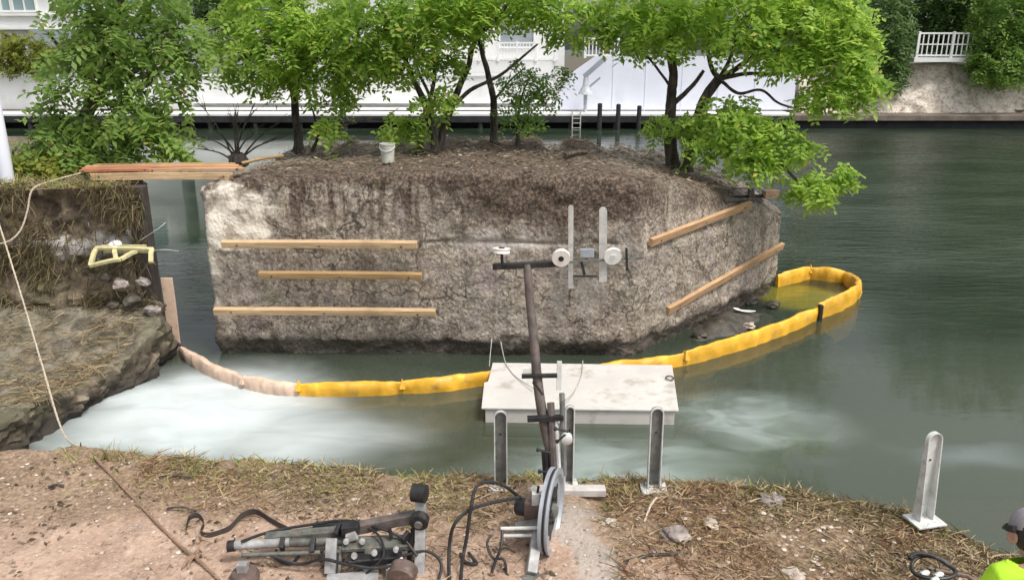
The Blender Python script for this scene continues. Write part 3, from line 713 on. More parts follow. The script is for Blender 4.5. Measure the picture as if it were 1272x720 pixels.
# the bare shrub
b6 = top_at(295, 187, 14.4); sh = thing('bare_shrub', b6, 'leafless dark shrub with fanned twigs at the corner of the pier', 'shrub')
m = MB()
for i in range(11):
    a = -1.15 + i * .23 + uni(-.08, .08); h = uni(.75, 1.25); st = b6 + Vector((uni(-.08, .08), uni(-.08, .08), 0)); e = st + Vector((sin(a) * h, uni(-.3, .3), cos(a) * h)); mid = st.lerp(e, .45) + Vector((-sin(a) * .06, 0, .06))
    m.tube(catmull([st, mid, e], 5), [.022 * (1 - k / 13) for k in range(11)], 5)
    for _ in range(5):
        s_ = mid.lerp(e, uni(0, .9)); q = s_ + Vector((sin(a) + uni(-.6, .6), uni(-.5, .5), cos(a) * .8 + .2)) * uni(.15, .35); m.tube([s_, s_.lerp(q, .5) + Vector((0, 0, .02)), q], [.007, .005, .003], 4)
m.build('stems', M['bark'], sh)
m = MB(); lump(m, b6 + Vector((0, 0, .03)), .2, .7, 2, .4, 3); m.build('root_ball', M['bark'], sh)

# tree on the abutment
b7 = Vector((-6.9, 13.0, 2.5))
tree('abutment_tree', 'broad dark green leafy tree growing on the abutment behind the planks', b7,
     [([b7, b7 + Vector((.05, 0, .7)), py(135, 90, 13), py(150, 20, 13), py(150, -60, 13)], .14, .05), ([py(135, 130, 13), py(90, 80, 12.9), py(60, 40, 12.8)], .06, .02), ([py(140, 110, 13), py(190, 70, 12.9), py(225, 40, 12.8)], .06, .02), ([b7 + Vector((0, 0, .5)), py(190, 150, 12.7), py(220, 160, 12.6)], .05, .02), ([b7 + Vector((0, 0, .4)), py(90, 160, 12.7), py(60, 190, 12.5)], .05, .02)],
     [B(150, 50, 12.8, 75, 45, 130), B(110, 100, 12.6, 60, 40, 100), B(190, 105, 12.6, 52, 40, 95), B(200, 40, 12.9, 55, 42, 95), B(150, 150, 12.4, 62, 30, 90), B(90, 170, 12.4, 46, 26, 60), B(195, 165, 12.4, 46, 26, 62), B(60, 140, 12.6, 34, 30, 36), B(130, 190, 12.3, 55, 18, 60), B(70, 200, 12.2, 44, 14, 44), B(110, 30, 12.9, 50, 36, 70), B(150, -20, 13, 100, 45, 150), B(45, 185, 12.3, 26, 20, 24), B(215, 190, 12.3, 28, 16, 24), B(240, 75, 12.8, 30, 26, 30)],
     'leafE', 'bark2', leaf=.135, fr=.36, pairs=5, n_k=.9)
tree('leafy_bush', 'low yellow green bush leaning over the abutment beside the white pile', (-7.6, 12.4, 2.5), [([Vector((-7.6, 12.4, 2.5)), Vector((-7.6, 12.3, 2.9))], .03, .012)],
     [B(40, 200, 12.0, 34, 16, 34), B(75, 208, 11.9, 30, 10, 26)], 'leafY', leaf=.13, fr=.28, pairs=4, cat='bush')

# ------------------------------------------------------------------ timber on the pier
def board(a, b, wd, th, mat, label, up, name='timber_board', group='timber boards fixed along the pier faces', nails=0):
    a = Vector(a); b = Vector(b); mid = (a + b) / 2; L = (b - a).length; d = (b - a).normalized()
    m = MB(); m.beam((-L/2, 0, 0), (L/2, 0, 0), th, wd, Vector((0, 0, 1)), 6, .008)
    o = m.build(name, mat, None, (0, 0, 0), False, .004)
    s = d.cross(up).normalized(); u = s.cross(d)
    o.matrix_world = Matrix(((d.x, -s.x, u.x, mid.x), (d.y, -s.y, u.y, mid.y), (d.z, -s.z, u.z, mid.z), (0, 0, 0, 1)))
    for t_ in ((-.42, 0, .42) if name == 'timber_board' else (-.44, .44)):
        m = MB(); ax_ = (0, 1, 0) if name != 'plank' else (0, 1, 0); m.lathe((L * t_, 0, uni(-.01, .01)), ax_, [(.017, -th/2 - .007), (.017, th/2 + .007)], 8); c = m.build('bolt', M['rust']); c.parent = o
    return tag(o, label, 'board', group)
UPZ = Vector((0, -.25, 1)).normalized()
FY = 11.02
board(py(276, 303, FY), py(518, 304, FY), .095, .09, M['tan'], 'uppermost of the three level boards on the broad pier face, pale tan', UPZ)
board(py(322, 341, FY), py(524, 343, FY), .09, .08, M['tan2'], 'middle and shortest of the three level boards on the broad pier face, weathered brown', UPZ)
board(py(266, 386, FY), py(541, 388, FY), .09, .09, M['tan'], 'lowest and longest of the three level boards on the broad pier face', UPZ)
RN = Vector((.707, -.707, .25)).normalized()
def rface(x, y, off):
    # a point of the slanting pier face (through (1.75,11.12) and (4.92,14.35)), pushed out by off
    d = ray(x, y); n = Vector((.7137, -.7004, 0)); o = Vector((1.75, 11.12, 0)) + n * off; t = (o - Vector((0, 0, CAM_H))).dot(n) / d.dot(n)
    return Vector((0, 0, CAM_H)) + d * t
board(rface(808, 301, .06), rface(932, 254, .02), .12, .07, M['orange'], 'upper of the two slanting-face boards, reaching the pier point under the drooping boughs', Vector((.2, -.2, 1)))
board(rface(829, 386, .06), rface(972, 305, .04), .12, .07, M['orange'], 'lower of the two slanting-face boards, its rounded end sticking out past the pier point', Vector((.2, -.2, 1)))

# planks over the gap
zb = 2.62
def pl(x, Y): return py(x, 210, Y).x
for i, (x0, x1, Y, mt, lab) in enumerate(((112, 288, 11.42, 'tan', 'pale bearer timber on edge under the front of the gap planks'),)):
    board((pl(x0, Y), Y, zb + .02), (pl(x1, Y), Y, zb + .03), .1, .06, M[mt], lab, Vector((0, 0, 1)), 'bearer_timber', 'planks bridging the gap')
for i, (x0, x1, Y, mt, lab) in enumerate(((100, 187, 11.47, 'red', 'short reddish plank lying across the abutment end of the gap crossing'), (184, 303, 11.49, 'orange', 'orange brown front plank running from the gap onto the pier'),
    (104, 300, 11.61, 'red', 'second reddish plank of the gap crossing, behind the front pair'), (108, 296, 11.73, 'orange', 'third plank of the gap crossing with an orange face'), (118, 292, 11.86, 'tan2', 'rearmost brown plank of the gap crossing'))):
    board((pl(x0, Y), Y, zb + .1 + .004 * i), (pl(x1, Y), Y, zb + .115 + .004 * i), .04, .108, M[mt], lab, Vector((0, 0, 1)), 'plank', 'planks bridging the gap')
# dark pile beside the gap
m = MB(); p0 = py(205, 440, 11.12); m.box((p0.x - .12, 11.2, 1.0), (.24, .2, 3.1)); 
pile = m.build('timber_pile', M['pile'], None, (p0.x - .12, 11.2, -.5), False, .012); tag(pile, 'dark wet square pile standing at the corner of the abutment by the gap', 'pile')
m = MB(); m.tube(catmull([py(172, 300, 11.0), py(195, 285, 10.95), py(206, 276, 11.0)], 4), .006, 5); m.tube(catmull([py(188, 311, 11.0), py(206, 310, 10.98), py(222, 312, 11.1)], 4), .006, 5); m.build('tie_cord', M['cord'], pile)
# white post on the abutment
m = MB(); q = Vector((py(9, 205, 11.6).x - .04, 11.6, 2.5)); m.lathe(q, (0, 0, 1), [(.1, 0), (.1, 1.38), (.085, 1.4)], 18)
tag(m.build('white_post', M['whitec'], None, q), 'plain white round post rising from the abutment grass at the picture edge', 'post')
# yellow crate frame on the abutment face
cr = thing('broken_crate', py(152, 325, 10.8), 'broken faded yellow plastic crate frame tipped on the abutment rubble', 'crate')
def ypt(x, y, Y=10.72): return py(x, y, Y)
for nm, segs in (('rim', ((118, 308, 190, 310), (112, 330, 150, 322), (150, 322, 170, 312))), ('side_bar', ((120, 308, 112, 330), (189, 309, 187, 326), (143, 309, 144, 324)))):
    for a in segs:
        m = MB(); m.beam(ypt(a[0], a[1], 10.85 if a[1] < 312 else 10.66), ypt(a[2], a[3], 10.85 if a[3] < 313 else 10.66), .06, .045, Vector((0, -.3, 1)), 3, .012); m.build(nm, M['ycrate'], cr, None, False, .006)
m = MB(); m.box(ypt(155, 309, 10.9), (.62, .02, .12), Matrix.Rotation(.1, 3, 'X')); m.build('back_panel', M['ycrate'], cr, None, False, .004)
for i, (x, y, r, lab, mt) in enumerate(((143, 303, .085, 'pinkish white rock sitting on top of the broken crate', 'nylon'), (150, 352, .11, 'grey lump of rubble under the broken crate', 'rock'), (178, 350, .09, 'pale rubble stone beside the pile under the crate', 'rock'), (165, 372, .12, 'dark lower rubble stone between crate and ledge', 'mudrock'), (190, 385, .1, 'rubble stone at the foot of the dark pile', 'rock'), (130, 345, .08, 'small rubble stone under the crate corner', 'mudrock'), (140, 378, .08, 'mossy rubble stone low on the abutment face', 'mudrock'))):
    p = py(x, y, 10.92 if y < 340 else 10.8); m = MB(); lump(m, p, r, .7, 2, .6, i * 7 + 2); tag(m.build('rubble_stone', M[mt], None, p), lab, 'stone', 'rubble stones on the abutment face')

# things on the pier
p = py(482, 203, 12.6); p.z = pier_top(p.x, 12.6) + .02
bk = thing('bucket', p, 'white plastic bucket standing under the forked tree on the pier', 'bucket')
m = MB(); m.lathe(p, (0, 0, 1), [(.1, 0), (.113, .27), (.12, .27), (.12, .292), (.104, .292), (.09, .03)], 20); m.build('body', simple('stained_white_pail', (.5, .51, .44), .55, 0, .15, 6, (.25, .24, .18)), bk)
m = MB(); m.tube([p + Vector((.12 * cos(a), -.02 - .1 * sin(a), .26 - .08 * sin(a))) for a in [i * pi / 10 for i in range(11)]], .006, 5); m.build('handle', M['galv'], bk)
for i, (a, b, Y, r, lab) in enumerate((((300, 200), (352, 193), 13.6, .03, 'long pale pole lying on the soil beside the single-trunk tree'), ((405, 205), (440, 183), 13.6, .025, 'thin brown branch propped on the soil beside the bucket'), ((702, 197), (728, 191), 13.4, .045, 'short broken branch on bare soil in front of the white screen'))):
    A = py(a[0], a[1], Y); Bq = py(b[0], b[1], Y + .5); A.z = pier_top(A.x, A.y) + .06; Bq.z = pier_top(Bq.x, Bq.y) + .08 + (.2 if i == 1 else 0)
    m = MB(); m.tube(catmull([A, A.lerp(Bq, .5) + Vector((0, 0, .02)), Bq], 5), r, 6, True, .15); tag(m.build('branch', M['bark2'] if i else M['tan2'], None, A), lab, 'branch')
# steel bracket and offcut at the point of the pier
q = rface(918, 244, -.25); st = thing('steel_bracket', q, 'dark rusty steel beam with stub post at the tip of the pier', 'bracket')
m = MB(); m.beam(rface(882, 246, -.3), rface(955, 243, -.15), .09, .06); m.build('beam', M['dark'], st, None, False, .005)
m = MB(); m.beam(rface(933, 252, -.12), rface(933, 234, -.12), .1, .07, Vector((0, 1, 0))); m.build('stub_post', M['rust'], st, None, False, .005)
m = MB(); m.beam(rface(900, 249, -.1), rface(938, 247, -.05), .05, .04); m.build('lower_bar', M['rust'], st, None, False, .004)
m = MB(); c = rface(957, 241, -.05); m.box(c, (.28, .12, .14), Matrix.Rotation(.3, 3, 'Z')); tag(m.build('wood_offcut', M['pink'], None, c, False, .006), 'pinkish sawn wood offcut perched on the pier tip among leaves', 'wood block')

# saw guide hardware fixed to the pier face
hw = thing('saw_guide_bracket', py(732, 320, 10.95), 'pair of pale upright plates with guide pulley bolted to the pier face', 'bracket')
for (x, y0, y1, wd) in ((709, 258, 358, .07), (749, 262, 350, .11)):
    m = MB(); a = py(x, y1, 10.94); b = py(x, y0, 10.94); m.beam(a, b, wd, .025, Vector((0, 1, 0)), 4, .004); m.lathe(b + Vector((0, .0, 0)), (0, 1, 0), [(wd / 2, -.0115), (wd / 2, .0115)], 16); m.build('upright_plate', M['plate'], hw, None, False)
pw = None
def pulley(c, axis, r, th, mat, parent, hubmat, hub=.35):
    m = MB(); m.lathe(c, axis, [(r*.42, -th/2), (r, -th/2), (r, -th*.25), (r*.9, 0), (r, th*.25), (r, th/2), (r*.42, th/2)], 24); o = m.build('guide_pulley', mat, parent)
    m = MB(); m.lathe(c, axis, [(r*hub, -th*.7), (r*hub, th*.7)], 14); m.build('hub', hubmat, o); return o
pulley(py(761, 318, 10.86), (-.1, 1, .25), .125, .05, M['nylon'], hw, M['galv'], .32)
m = MB(); m.box(py(729, 314, 10.92), (.2, .08, .12)); m.build('clamp_box', M['wheel'], hw, None, False, .008)
m = MB(); m.beam(py(700, 326, 10.88), py(800, 320, 10.88), .03, .03); m.build('cross_rod', M['steel'], hw)
m = MB(); m.beam(py(778, 308, 10.86), py(779, 336, 10.86), .03, .03, Vector((0, 1, 0))); m.build('tee_handle', M['dark'], hw)
m = MB(); m.beam(py(722, 325, 10.86), py(726, 341, 10.86), .04, .04, Vector((0, 1, 0))); m.beam(py(712, 343, 10.86), py(742, 343, 10.86), .02, .02); m.build('tension_bolt', M['dark'], hw)

# ------------------------------------------------------------------ rubble at the foot of the slanting face
def mound_z(x, y):
    d = ((x - 3.55) * .71 + (y - 12.55) * .71) / 1.45, ((x - 3.55) * .71 - (y - 12.55) * .71) / .52
    return -.3 + .47 * math.exp(-(d[0]**2 + d[1]**2) * 1.1) + .07 * noise.noise((x*3, y*3, 1)) + .05 * noise.noise((x*8, y*8, 1))
tag(sheet(1.8, 5.4, 10.9, 14.6, 60, 60, mound_z).build('mud_bank', M['mudrock']), kind='structure')
for i, (x, y, r, lab, mt) in enumerate(((895, 395, .13, 'dark wet rock at the foot of the slanting pier face', 'mudrock'), (930, 372, .16, 'large dark rock in the mud under the lower slanting board', 'mudrock'), (932, 404, .08, 'small pinkish stone in the mud beside the yellow boom', 'rock2'), (960, 378, .12, 'muddy rock under the pier point inside the boom', 'mudrock'), (870, 415, .12, 'wet rock in the shadow between pier and boom', 'mudrock'))):
    p = pz(x, y, .06); m = MB(); lump(m, p, r, .6, 2, .6, i * 3 + 1); tag(m.build('wet_rock', M[mt], None, p), lab, 'rock', 'rocks in the mud inside the boom')
p = pz(924, 386, .16); m = MB(); m.tube(catmull([p + Vector((-.16, .08, .03)), p, p + Vector((.2, 0, 0))], 4), [.01, .03, .035, .03, .03, .035, .03, .02, .01], 6, True, .2, .4); tag(m.build('plastic_scrap', M['wtrim'], None, p), 'crumpled white plastic scrap lying on dark mud inside the boom', 'scrap')

# ------------------------------------------------------------------ the floating boom
BP = [pz(210, 356), pz(217, 398), pz(226, 441), pz(262, 464), pz(305, 481), pz(345, 488), pz(372, 490), pz(430, 490), pz(500, 488), pz(560, 483), pz(620, 474), pz(740, 468), pz(850, 453), pz(912, 435), pz(962, 418), pz(1015, 396), pz(1045, 383), pz(1064, 371), pz(1063, 362), pz(1048, 351), pz(1005, 346), pz(964, 356)]
boom = thing('floating_boom', BP[8], 'yellow floating turbidity boom curving round the pier, bleached pinkish at the gap end', 'boom')
def boom_section(i0, i1, mat, h=.2, lab=None, pinch=.5):
    pts = catmull(BP[i0:i1+1], 26); n = len(pts); prof = [(-.06, -.62), (-.06, -.03), (-.066, h*.25), (-.068, h*.5), (-.062, h*.72), (-.04, h*.93), (0, h), (.04, h*.93), (.062, h*.72), (.068, h*.5), (.066, h*.25), (.06, -.03), (.06, -.62)]
    run = 0.0
    m = MB(); vs = []; fs = []; k = len(prof)
    for i, p in enumerate(pts):
        d = (pts[min(i+1, n-1)] - pts[max(i-1, 0)]).normalized(); s = Vector((-d.y, d.x, 0)); t = i / (n - 1)
        run += (p - pts[max(i-1, 0)]).length; fold = .5 * abs(noise.noise((run * 9, i0 * 3.0, 0))) + .35 * abs(noise.noise((run * 21, i0 * 3.0, 5)))
        e = min(t, 1 - t) * n / 26; pin = 1 - pinch * max(0, 1 - e * 2.2)
        for (a, z) in prof:
            ww = (noise.noise((p.x * 5, p.y * 5, z * 4)) * .026 + noise.noise((p.x * 13, p.y * 13, z * 6)) * .016) - (.013 * fold * (1 if a > 0 else -1) * max(0, 1 - abs(z / h - .5) * 1.2) if z > -.1 else 0) if z > -.1 else noise.noise((p.x * 3, p.y * 3, 0)) * .06
            zz = z * (1 - .2 * (1 - pin)) - (.013 * fold if z > .1 else 0) + (.024 * noise.noise((p.x * 3, p.y * 3, 8)) if z > 0 else 0)
            vs.append(p + s * (a * (pin if z > -.1 else .5) + ww) + Vector((0, 0, zz)))
        if i:
            b = i * k
            for j in range(k - 1): fs.append((b-k+j, b-k+j+1, b+j+1, b+j))
    fs.append(tuple(range(k))); fs.append(tuple(reversed(range((n-1)*k, n*k))))
    m.add(vs, fs, True); o = m.build('boom_section', mat, boom)
    if lab: o['label'] = lab
    return o
def boom_joint(i, mat, h=.2, sz=.42):
    p = BP[i]; d = (BP[min(i+1, len(BP)-1)] - BP[i-1]).normalized(); m = MB(); s = Vector((-d.y, d.x, 0))
    m.add([p - d * .09 * sz - s * .075 + Vector((0, 0, h * .5)), p + d * .09 * sz - s * .08 + Vector((0, 0, h * .5)), p + Vector((0, 0, h + .075 * sz)) - s * .02, p - d * .09 * sz + s * .075 + Vector((0, 0, h * .5)), p + d * .09 * sz + s * .075 + Vector((0, 0, h * .5)), p + Vector((0, 0, h + .07 * sz)) + s * .02],
          [(0, 1, 2), (3, 5, 4), (0, 2, 5, 3), (1, 4, 5, 2)]); m.build('joint_flap', mat, boom)
Pm, Ym = M['peach'], M['yellow']
boom_section(2, 4, Pm, .17, 'bleached pinkish section'); boom_section(4, 6, Pm, .18, 'bleached pinkish section'); boom_section(6, 8, Ym, .19); boom_section(8, 10, Ym, .2); boom_section(10, 12, Ym, .2); boom_section(12, 15, Ym, .23); boom_section(15, 17, Ym, .3); boom_section(17, 19, Ym, .27); boom_section(19, 20, Ym, .27); boom_section(20, 21, Ym, .28)
for i, mt, h in ((4, Pm, .15), (6, Ym, .17), (8, Ym, .18), (12, Ym, .2), (17, Ym, .25), (20, Ym, .27)): boom_joint(i, mt, h)
m = MB(); p = BP[15]; m.box(p + Vector((.02, -.05, .12)), (.06, .1, .3)); m.build('joint_strap', M['strapm'], boom, None, False, .01)
a_ = py(219, 440, 11.42); b_ = py(208.5, 345, 11.42); m = MB(); m.beam((a_.x, 11.42, -.4), (a_.x, 11.42, b_.z), .17, .035, Vector((0, 1, 0)), 5, .012); o = m.build('end_board', M['peach'], boom, None, False, .006); o['label'] = 'upright bleached board holding the boom end in the gap'
m = MB(); p = BP[2]; m.tube([p + Vector((-.12, .02, .05)), p + Vector((-.02, -.03, .2)), p + Vector((.1, 0, .1))], .03, 6, True, .3); m.build('end_knot', M['strapm'], boom)

# ------------------------------------------------------------------ raft
RC = [pz(598, 506, .21), pz(843, 509, .21), pz(835, 453, .21), pz(612, 450, .21)]
rc = sum(RC, Vector()) / 4; raft = thing('raft', Vector((rc.x, rc.y, 0)), 'white painted wooden work platform floating below the pier face', 'raft')
def slab(m, cs, z0, z1):
    vs = [Vector((c.x, c.y, z0)) for c in cs] + [Vector((c.x, c.y, z1)) for c in cs]; n = len(cs)
    m.add(vs, [tuple(reversed(range(n))), tuple(range(n, 2*n))] + [(i, (i+1) % n, n + (i+1) % n, n+i) for i in range(n)])
deck = [RC[0], RC[1], RC[2], RC[3], RC[3].lerp(RC[0], .45) , RC[3].lerp(RC[0], .45) + Vector((-.05, -.03, 0))]
m = MB(); slab(m, deck, .185, .21); m.build('deck_board', M['white'], raft, None, False, .006)
m = MB(); slab(m, [c.lerp(rc, .035) for c in RC], -.05, .183); m.build('float_box', M['white'], raft, None, False, .006)
m = MB(); c = pz(700, 497, .21); m.lathe(c, (0, 0, 1), [(.03, 0), (.028, .012), (.01, .016)], 12); m.build('drain_plug', M['brownbox'], raft)
m = MB(); c = pz(832, 470, .22); m.tube([c + Vector((.05 * cos(a), .07 * sin(a), .01)) for a in [i * 2 * pi / 12 for i in range(13)]], .008, 5); m.build('mooring_ring', M['dark'], raft)
for i, (pts, lab) in enumerate(((((622, 424, 10.8), (628, 450, 10.35), (640, 468, 9.9), (664, 483, 9.4)), 'thin grey cord running over the raft deck to the saw mast'), (((724, 448, 10.4), (722, 470, 9.9), (712, 488, 9.3), (699, 500, 8.6), (697, 520, 7.4)), 'curved grey cord hanging from the raft edge to the mast clamp'), (((611, 420, 10.9), (609, 440, 10.7), (608, 462, 10.25)), 'short taut cord between the pier foot and the raft corner'))):
    P_ = [py(x, y, Y) for x, y, Y in pts]
    for q in P_:
        if 8.9 < q.y < 10.3: q.z = max(q.z, .222)
    m = MB(); m.tube(catmull(P_, 8), .007, 5); tag(m.build('cord', M['cord'], None, P_[0]), lab, 'cord')

# ------------------------------------------------------------------ channel posts on the bank
def make_post(base, h, wd, rz, label):
    t = thing('channel_post', base, label, 'post', 'galvanised channel posts along the bank')
    R_ = Matrix.Rotation(rz, 3, 'Z')
    def T(v): return Vector(base) + R_ @ Vector(v)
    out = [(-wd/2, 0)] + [(-wd/2 * cos(a), h - wd/2 + wd/2 * sin(a)) for a in [i * pi / 10 for i in range(11)]] + [(wd/2, 0)]
    m = MB(); n = len(out); vs = [T((x, .0, z)) for x, z in out] + [T((x, .012, z)) for x, z in out]
    m.add(vs, [tuple(range(n)), tuple(reversed(range(n, 2*n)))] + [(i, n+i, n+(i+1) % n, (i+1) % n) for i in range(n)]); m.build('web', M['steel'] if wd < .12 else M['galv'], t, None, False)  # dark webs and the pale lone web carry painted-in shade and light
    m = MB(); vs = []; fs = []; th = .009; dp = .028
    for i, (x, z) in enumerate(out):
        cx, cz = x * (1 - 2 * th / wd), z if z < h - wd / 2 else (z - (h - wd/2)) * (1 - 2 * th / wd) + h - wd / 2
        g = dp + .05 * max(0, 1 - z / (h * .55)) 
        vs += [T((x, .0, z)), T((x, -g, z)), T((cx, -g, cz)), T((cx, .0, cz))]
        if i:
            b = 4 * i
            for j in range(4): fs.append((b-4+j, b-4+(j+1) % 4, b+(j+1) % 4, b+j))
    fs += [(0, 1, 2, 3), tuple(reversed(range(4*n-4, 4*n)))]; m.add(vs, fs); m.build('flange', M['galv'], t, None, False)
    m = MB(); m.box(T((0, -.05, -.002)), (wd * 2.0, .2, .016), R_); m.build('base_plate', M['galv'], t, None, False, .003)
    m = MB(); m.lathe(T((0, -.004, h * .68)), (0, 1, 0), [(.008, -.004), (.008, .004)], 8); m.build('bolt', M['dark'], t)
    return t
def post_at(x, yb, yt, rz, label, wd=None, up=.012):
    b = pz(x, yb, .87 + up); h = py(x, yt, b.y).z - b.z
    return make_post(b, h, wd or .11, rz, label)
post_at(622, 600, 509, .05, 'grey channel post with rounded top standing at the plain end of the steel beam')
post_at(811, 602, 505, -.04, 'dark faced channel post rising out of red brown straw below the raft corner')
post_at(1143, 641, 536, .22, 'lone pale channel post on a white foot at the far end of the bank', .125, .035)
post_at(706, 598, 503, 0, 'channel post half hidden behind the saw mast and big wheel', .08)
a = pz(604, 609, .87); b = pz(752, 609, .87)
m = MB(); m.beam(a, b, .1, .06); tag(m.build('steel_beam', M['plate'], None, (a + b) / 2, False, .004), 'pale steel beam lying along the brow between two channel posts', 'beam')

# ------------------------------------------------------------------ wire saw: mast, wheel, motor
sb = gp(672, 690); saw = thing('wire_saw', sb, 'wire saw machine with tall thin mast and big pale drive wheel on the bank', 'wire saw')
MY = lambda y: 5.72 + (620 - y) * .0012
mast = [(693, 640), (691, 610), (685, 565), (676, 525), (670, 490), (666, 455), (662, 410), (658, 370), (655, 328)]
m = MB(); mp = [py(x, y, MY(y)) for x, y in mast]; m.tube(catmull(mp, 4), [.05 - .0005 * i for i in range(33)], 10); m.build('mast', M['rust'], saw)
m = MB(); m.beam(py(612, 331, MY(331)), py(697, 327, MY(327)), .05, .045); m.build('crossbar', M['dark'], saw, None, False, .004)
c = py(623, 311, MY(311)); o = pulley(c, (.05, .1, 1), .068, .035, M['nylon'], saw, M['dark'])
m = MB(); m.tube([c, py(624, 331, MY(331))], .012, 8); m.build('pulley_stem', M['dark'], saw)
pulley(py(697, 320, MY(320) - .06), (0.05, 1, .2), .07, .035, M['nylon'], saw, M['dark'], .3)
m = MB(); m.beam(py(648, 467, MY(467) - .04), py(692, 466, MY(466) - .04), .035, .03); m.build('handle_bar', M['dark'], saw, None, False, .004)
m = MB(); m.beam(py(649, 460, MY(460)), py(664, 460, MY(460)), .02, .045); m.build('bar_plate', M['nylon'], saw, None, False)
m = MB(); m.beam(py(695, 448, MY(448)), py(694, 484, MY(484)), .04, .012, Vector((0, 1, 0))); m.build('fin_plate', M['galv'], saw, None, False, .003)
m = MB(); m.beam(py(655, 520, MY(520) - .05), py(700, 518, MY(518) - .05), .05, .04); m.build('clamp_bar', M['dark'], saw, None, False, .004)
for (x0, y0, x1, y1, r, mt) in ((684, 500, 690, 612, .03, 'rust'), (698, 488, 701, 590, .022, 'steel'), (677, 560, 682, 640, .03, 'dark'), (690, 520, 696, 600, .02, 'galv')):
    m = MB(); m.tube([py(x0, y0, MY(y0) - .03), py(x1, y1, MY(y1) - .06)], r, 8); m.build('guide_column', M[mt], saw)
m = MB(); m.lathe(py(704, 545, 5.62), (0, 1, .2), [(.03, -.03), (.045, -.02), (.045, .03), (.03, .04)], 14); m.build('end_knob', M['galv'], saw)
for (x0, y0, x1, y1) in ((668, 558, 684, 562), (670, 585, 684, 586), (692, 548, 702, 540), (664, 475, 674, 490), (690, 532, 706, 536)):
    m = MB(); m.tube([py(x0, y0, 5.6), py(x1, y1, 5.6)], .009, 6); m.lathe(py(x0, y0, 5.6), py(x1, y1, 5.6) - py(x0, y0, 5.6), [(.017, -.01), (.017, .01)], 8); m.build('clamp_screw', M['dark'], saw)
wc = py(685, 634, 5.3); ax = Vector((.965, -.26, 0)); wr = .325
m = MB(); m.lathe(wc, ax, [(wr*.86, -.035), (wr, -.035), (wr, -.018), (wr*.95, -.006), (wr*.95, .006), (wr, .018), (wr, .035), (wr*.86, .035), (wr*.83, .008), (wr*.3, .006), (wr*.3, -.008), (wr*.83, -.01)], 56); o = m.build('drive_wheel', M['wheel'], saw)
m = MB(); m.lathe(wc, ax, [(wr*.955, -.007), (wr*.97, -.007), (wr*.97, .007), (wr*.955, .007)], 56); m.build('drive_belt', M['rubber'], o)
m = MB(); m.lathe(wc, ax, [(.06, -.05), (.06, .03), (.03, .05)], 18); m.build('hub', M['steel'], o)
for k in range(6):
    a = k * pi / 3; e1 = Vector((0, 0, 1)); e2 = ax.cross(e1); m = MB(); m.lathe(wc + (e1 * cos(a) + e2 * sin(a)) * .1, ax, [(.012, 0), (.012, .02)], 6); m.build('bolt', M['dark'], o)
for k in range(5):
    a = k * 2 * pi / 5 + .3; e1 = Vector((0, 0, 1)); e2 = ax.cross(e1); m = MB(); m.lathe(wc + (e1 * cos(a) + e2 * sin(a)) * .19, ax, [(.04, .004), (.034, .0095)], 14); m.build('lightening_hole', M['dark'], o)
m = MB(); m.beam(wc + ax * -.04, wc + ax * -.2, .15, .17); m.build('motor', M['brownbox'], saw, None, False, .015)
m = MB(); m.lathe(wc + ax * -.12, ax, [(.055, -.16), (.07, -.14), (.07, 0)], 16); m.build('motor_end', M['dark'], saw)
m = MB(); m.box(wc + Vector((-.12, -.02, .12)), (.06, .05, .1)); m.build('valve_block', M['galv'], saw, None, False, .006)
m = MB(); m.tube([wc + Vector((-.11, -.02, .15)), wc + Vector((-.1, -.03, .23))], .01, 6); m.build('valve_lever', M['dark'], saw)
m = MB(); m.beam(py(660, 712, 4.9), py(668, 655, 5.2), .075, .06, Vector((0, 1, 0))); m.build('column', M['dull'], saw, None, False, .005)
m = MB(); m.beam(py(640, 655, 5.2), py(676, 650, 5.2), .09, .05); m.build('carriage', M['steel'], saw, None, False, .006)
for dy in (0, 9):
    m = MB(); m.tube([py(622, 656 + dy, 5.15), py(668, 655 + dy, 5.15)], .014, 8); m.build('slide_rod', M['galv'], saw)
m = MB(); m.beam(py(650, 722, 4.85), py(690, 704, 5.05), .08, .05); m.build('foot', M['steel'], saw, None, False, .005)

def hose(pts, r, label, mat='rubber', cat='hose', name='hose', group=None, per=8):
    m = MB(); m.tube(catmull(pts, per), r, 8); o = m.build(name, M[mat], None, pts[0]); return tag(o, label, cat, group)
hose([py(x, y, Y) for x, y, Y in ((648, 620, 5.3), (628, 604, 5.25), (608, 598, 5.2), (592, 604, 5.15), (585, 630, 5.05), (580, 665, 5.0), (574, 700, 4.9), (572, 735, 4.8))], .013, 'black hydraulic hose arching highest beside the wire saw motor')
hose([py(x, y, Y) for x, y, Y in ((645, 617, 5.25), (615, 623, 5.2), (585, 632, 5.1), (565, 650, 5.0), (558, 680, 4.95), (558, 735, 4.8))], .013, 'lower black hydraulic hose running flat before dropping beside the saw')
hose([py(x, y, Y) for x, y, Y in ((624, 658, 5.1), (622, 680, 5.0), (614, 700, 4.95), (606, 730, 4.85))], .011, 'thin black hose hanging from the slide rods towards the camera')
hose([py(x, y, Y) for x, y, Y in ((610, 664, 5.1), (605, 675, 5.05), (612, 692, 4.98), (626, 695, 4.95), (629, 715, 4.9), (630, 735, 4.85))], .01, 'thin curled black hose looping under the slide rods')
hose([gp(572, 690, .02), gp(578, 700, .02), gp(592, 702, .02), gp(582, 690, .03)], .012, 'short black hose end lying on straw by the arching hoses')

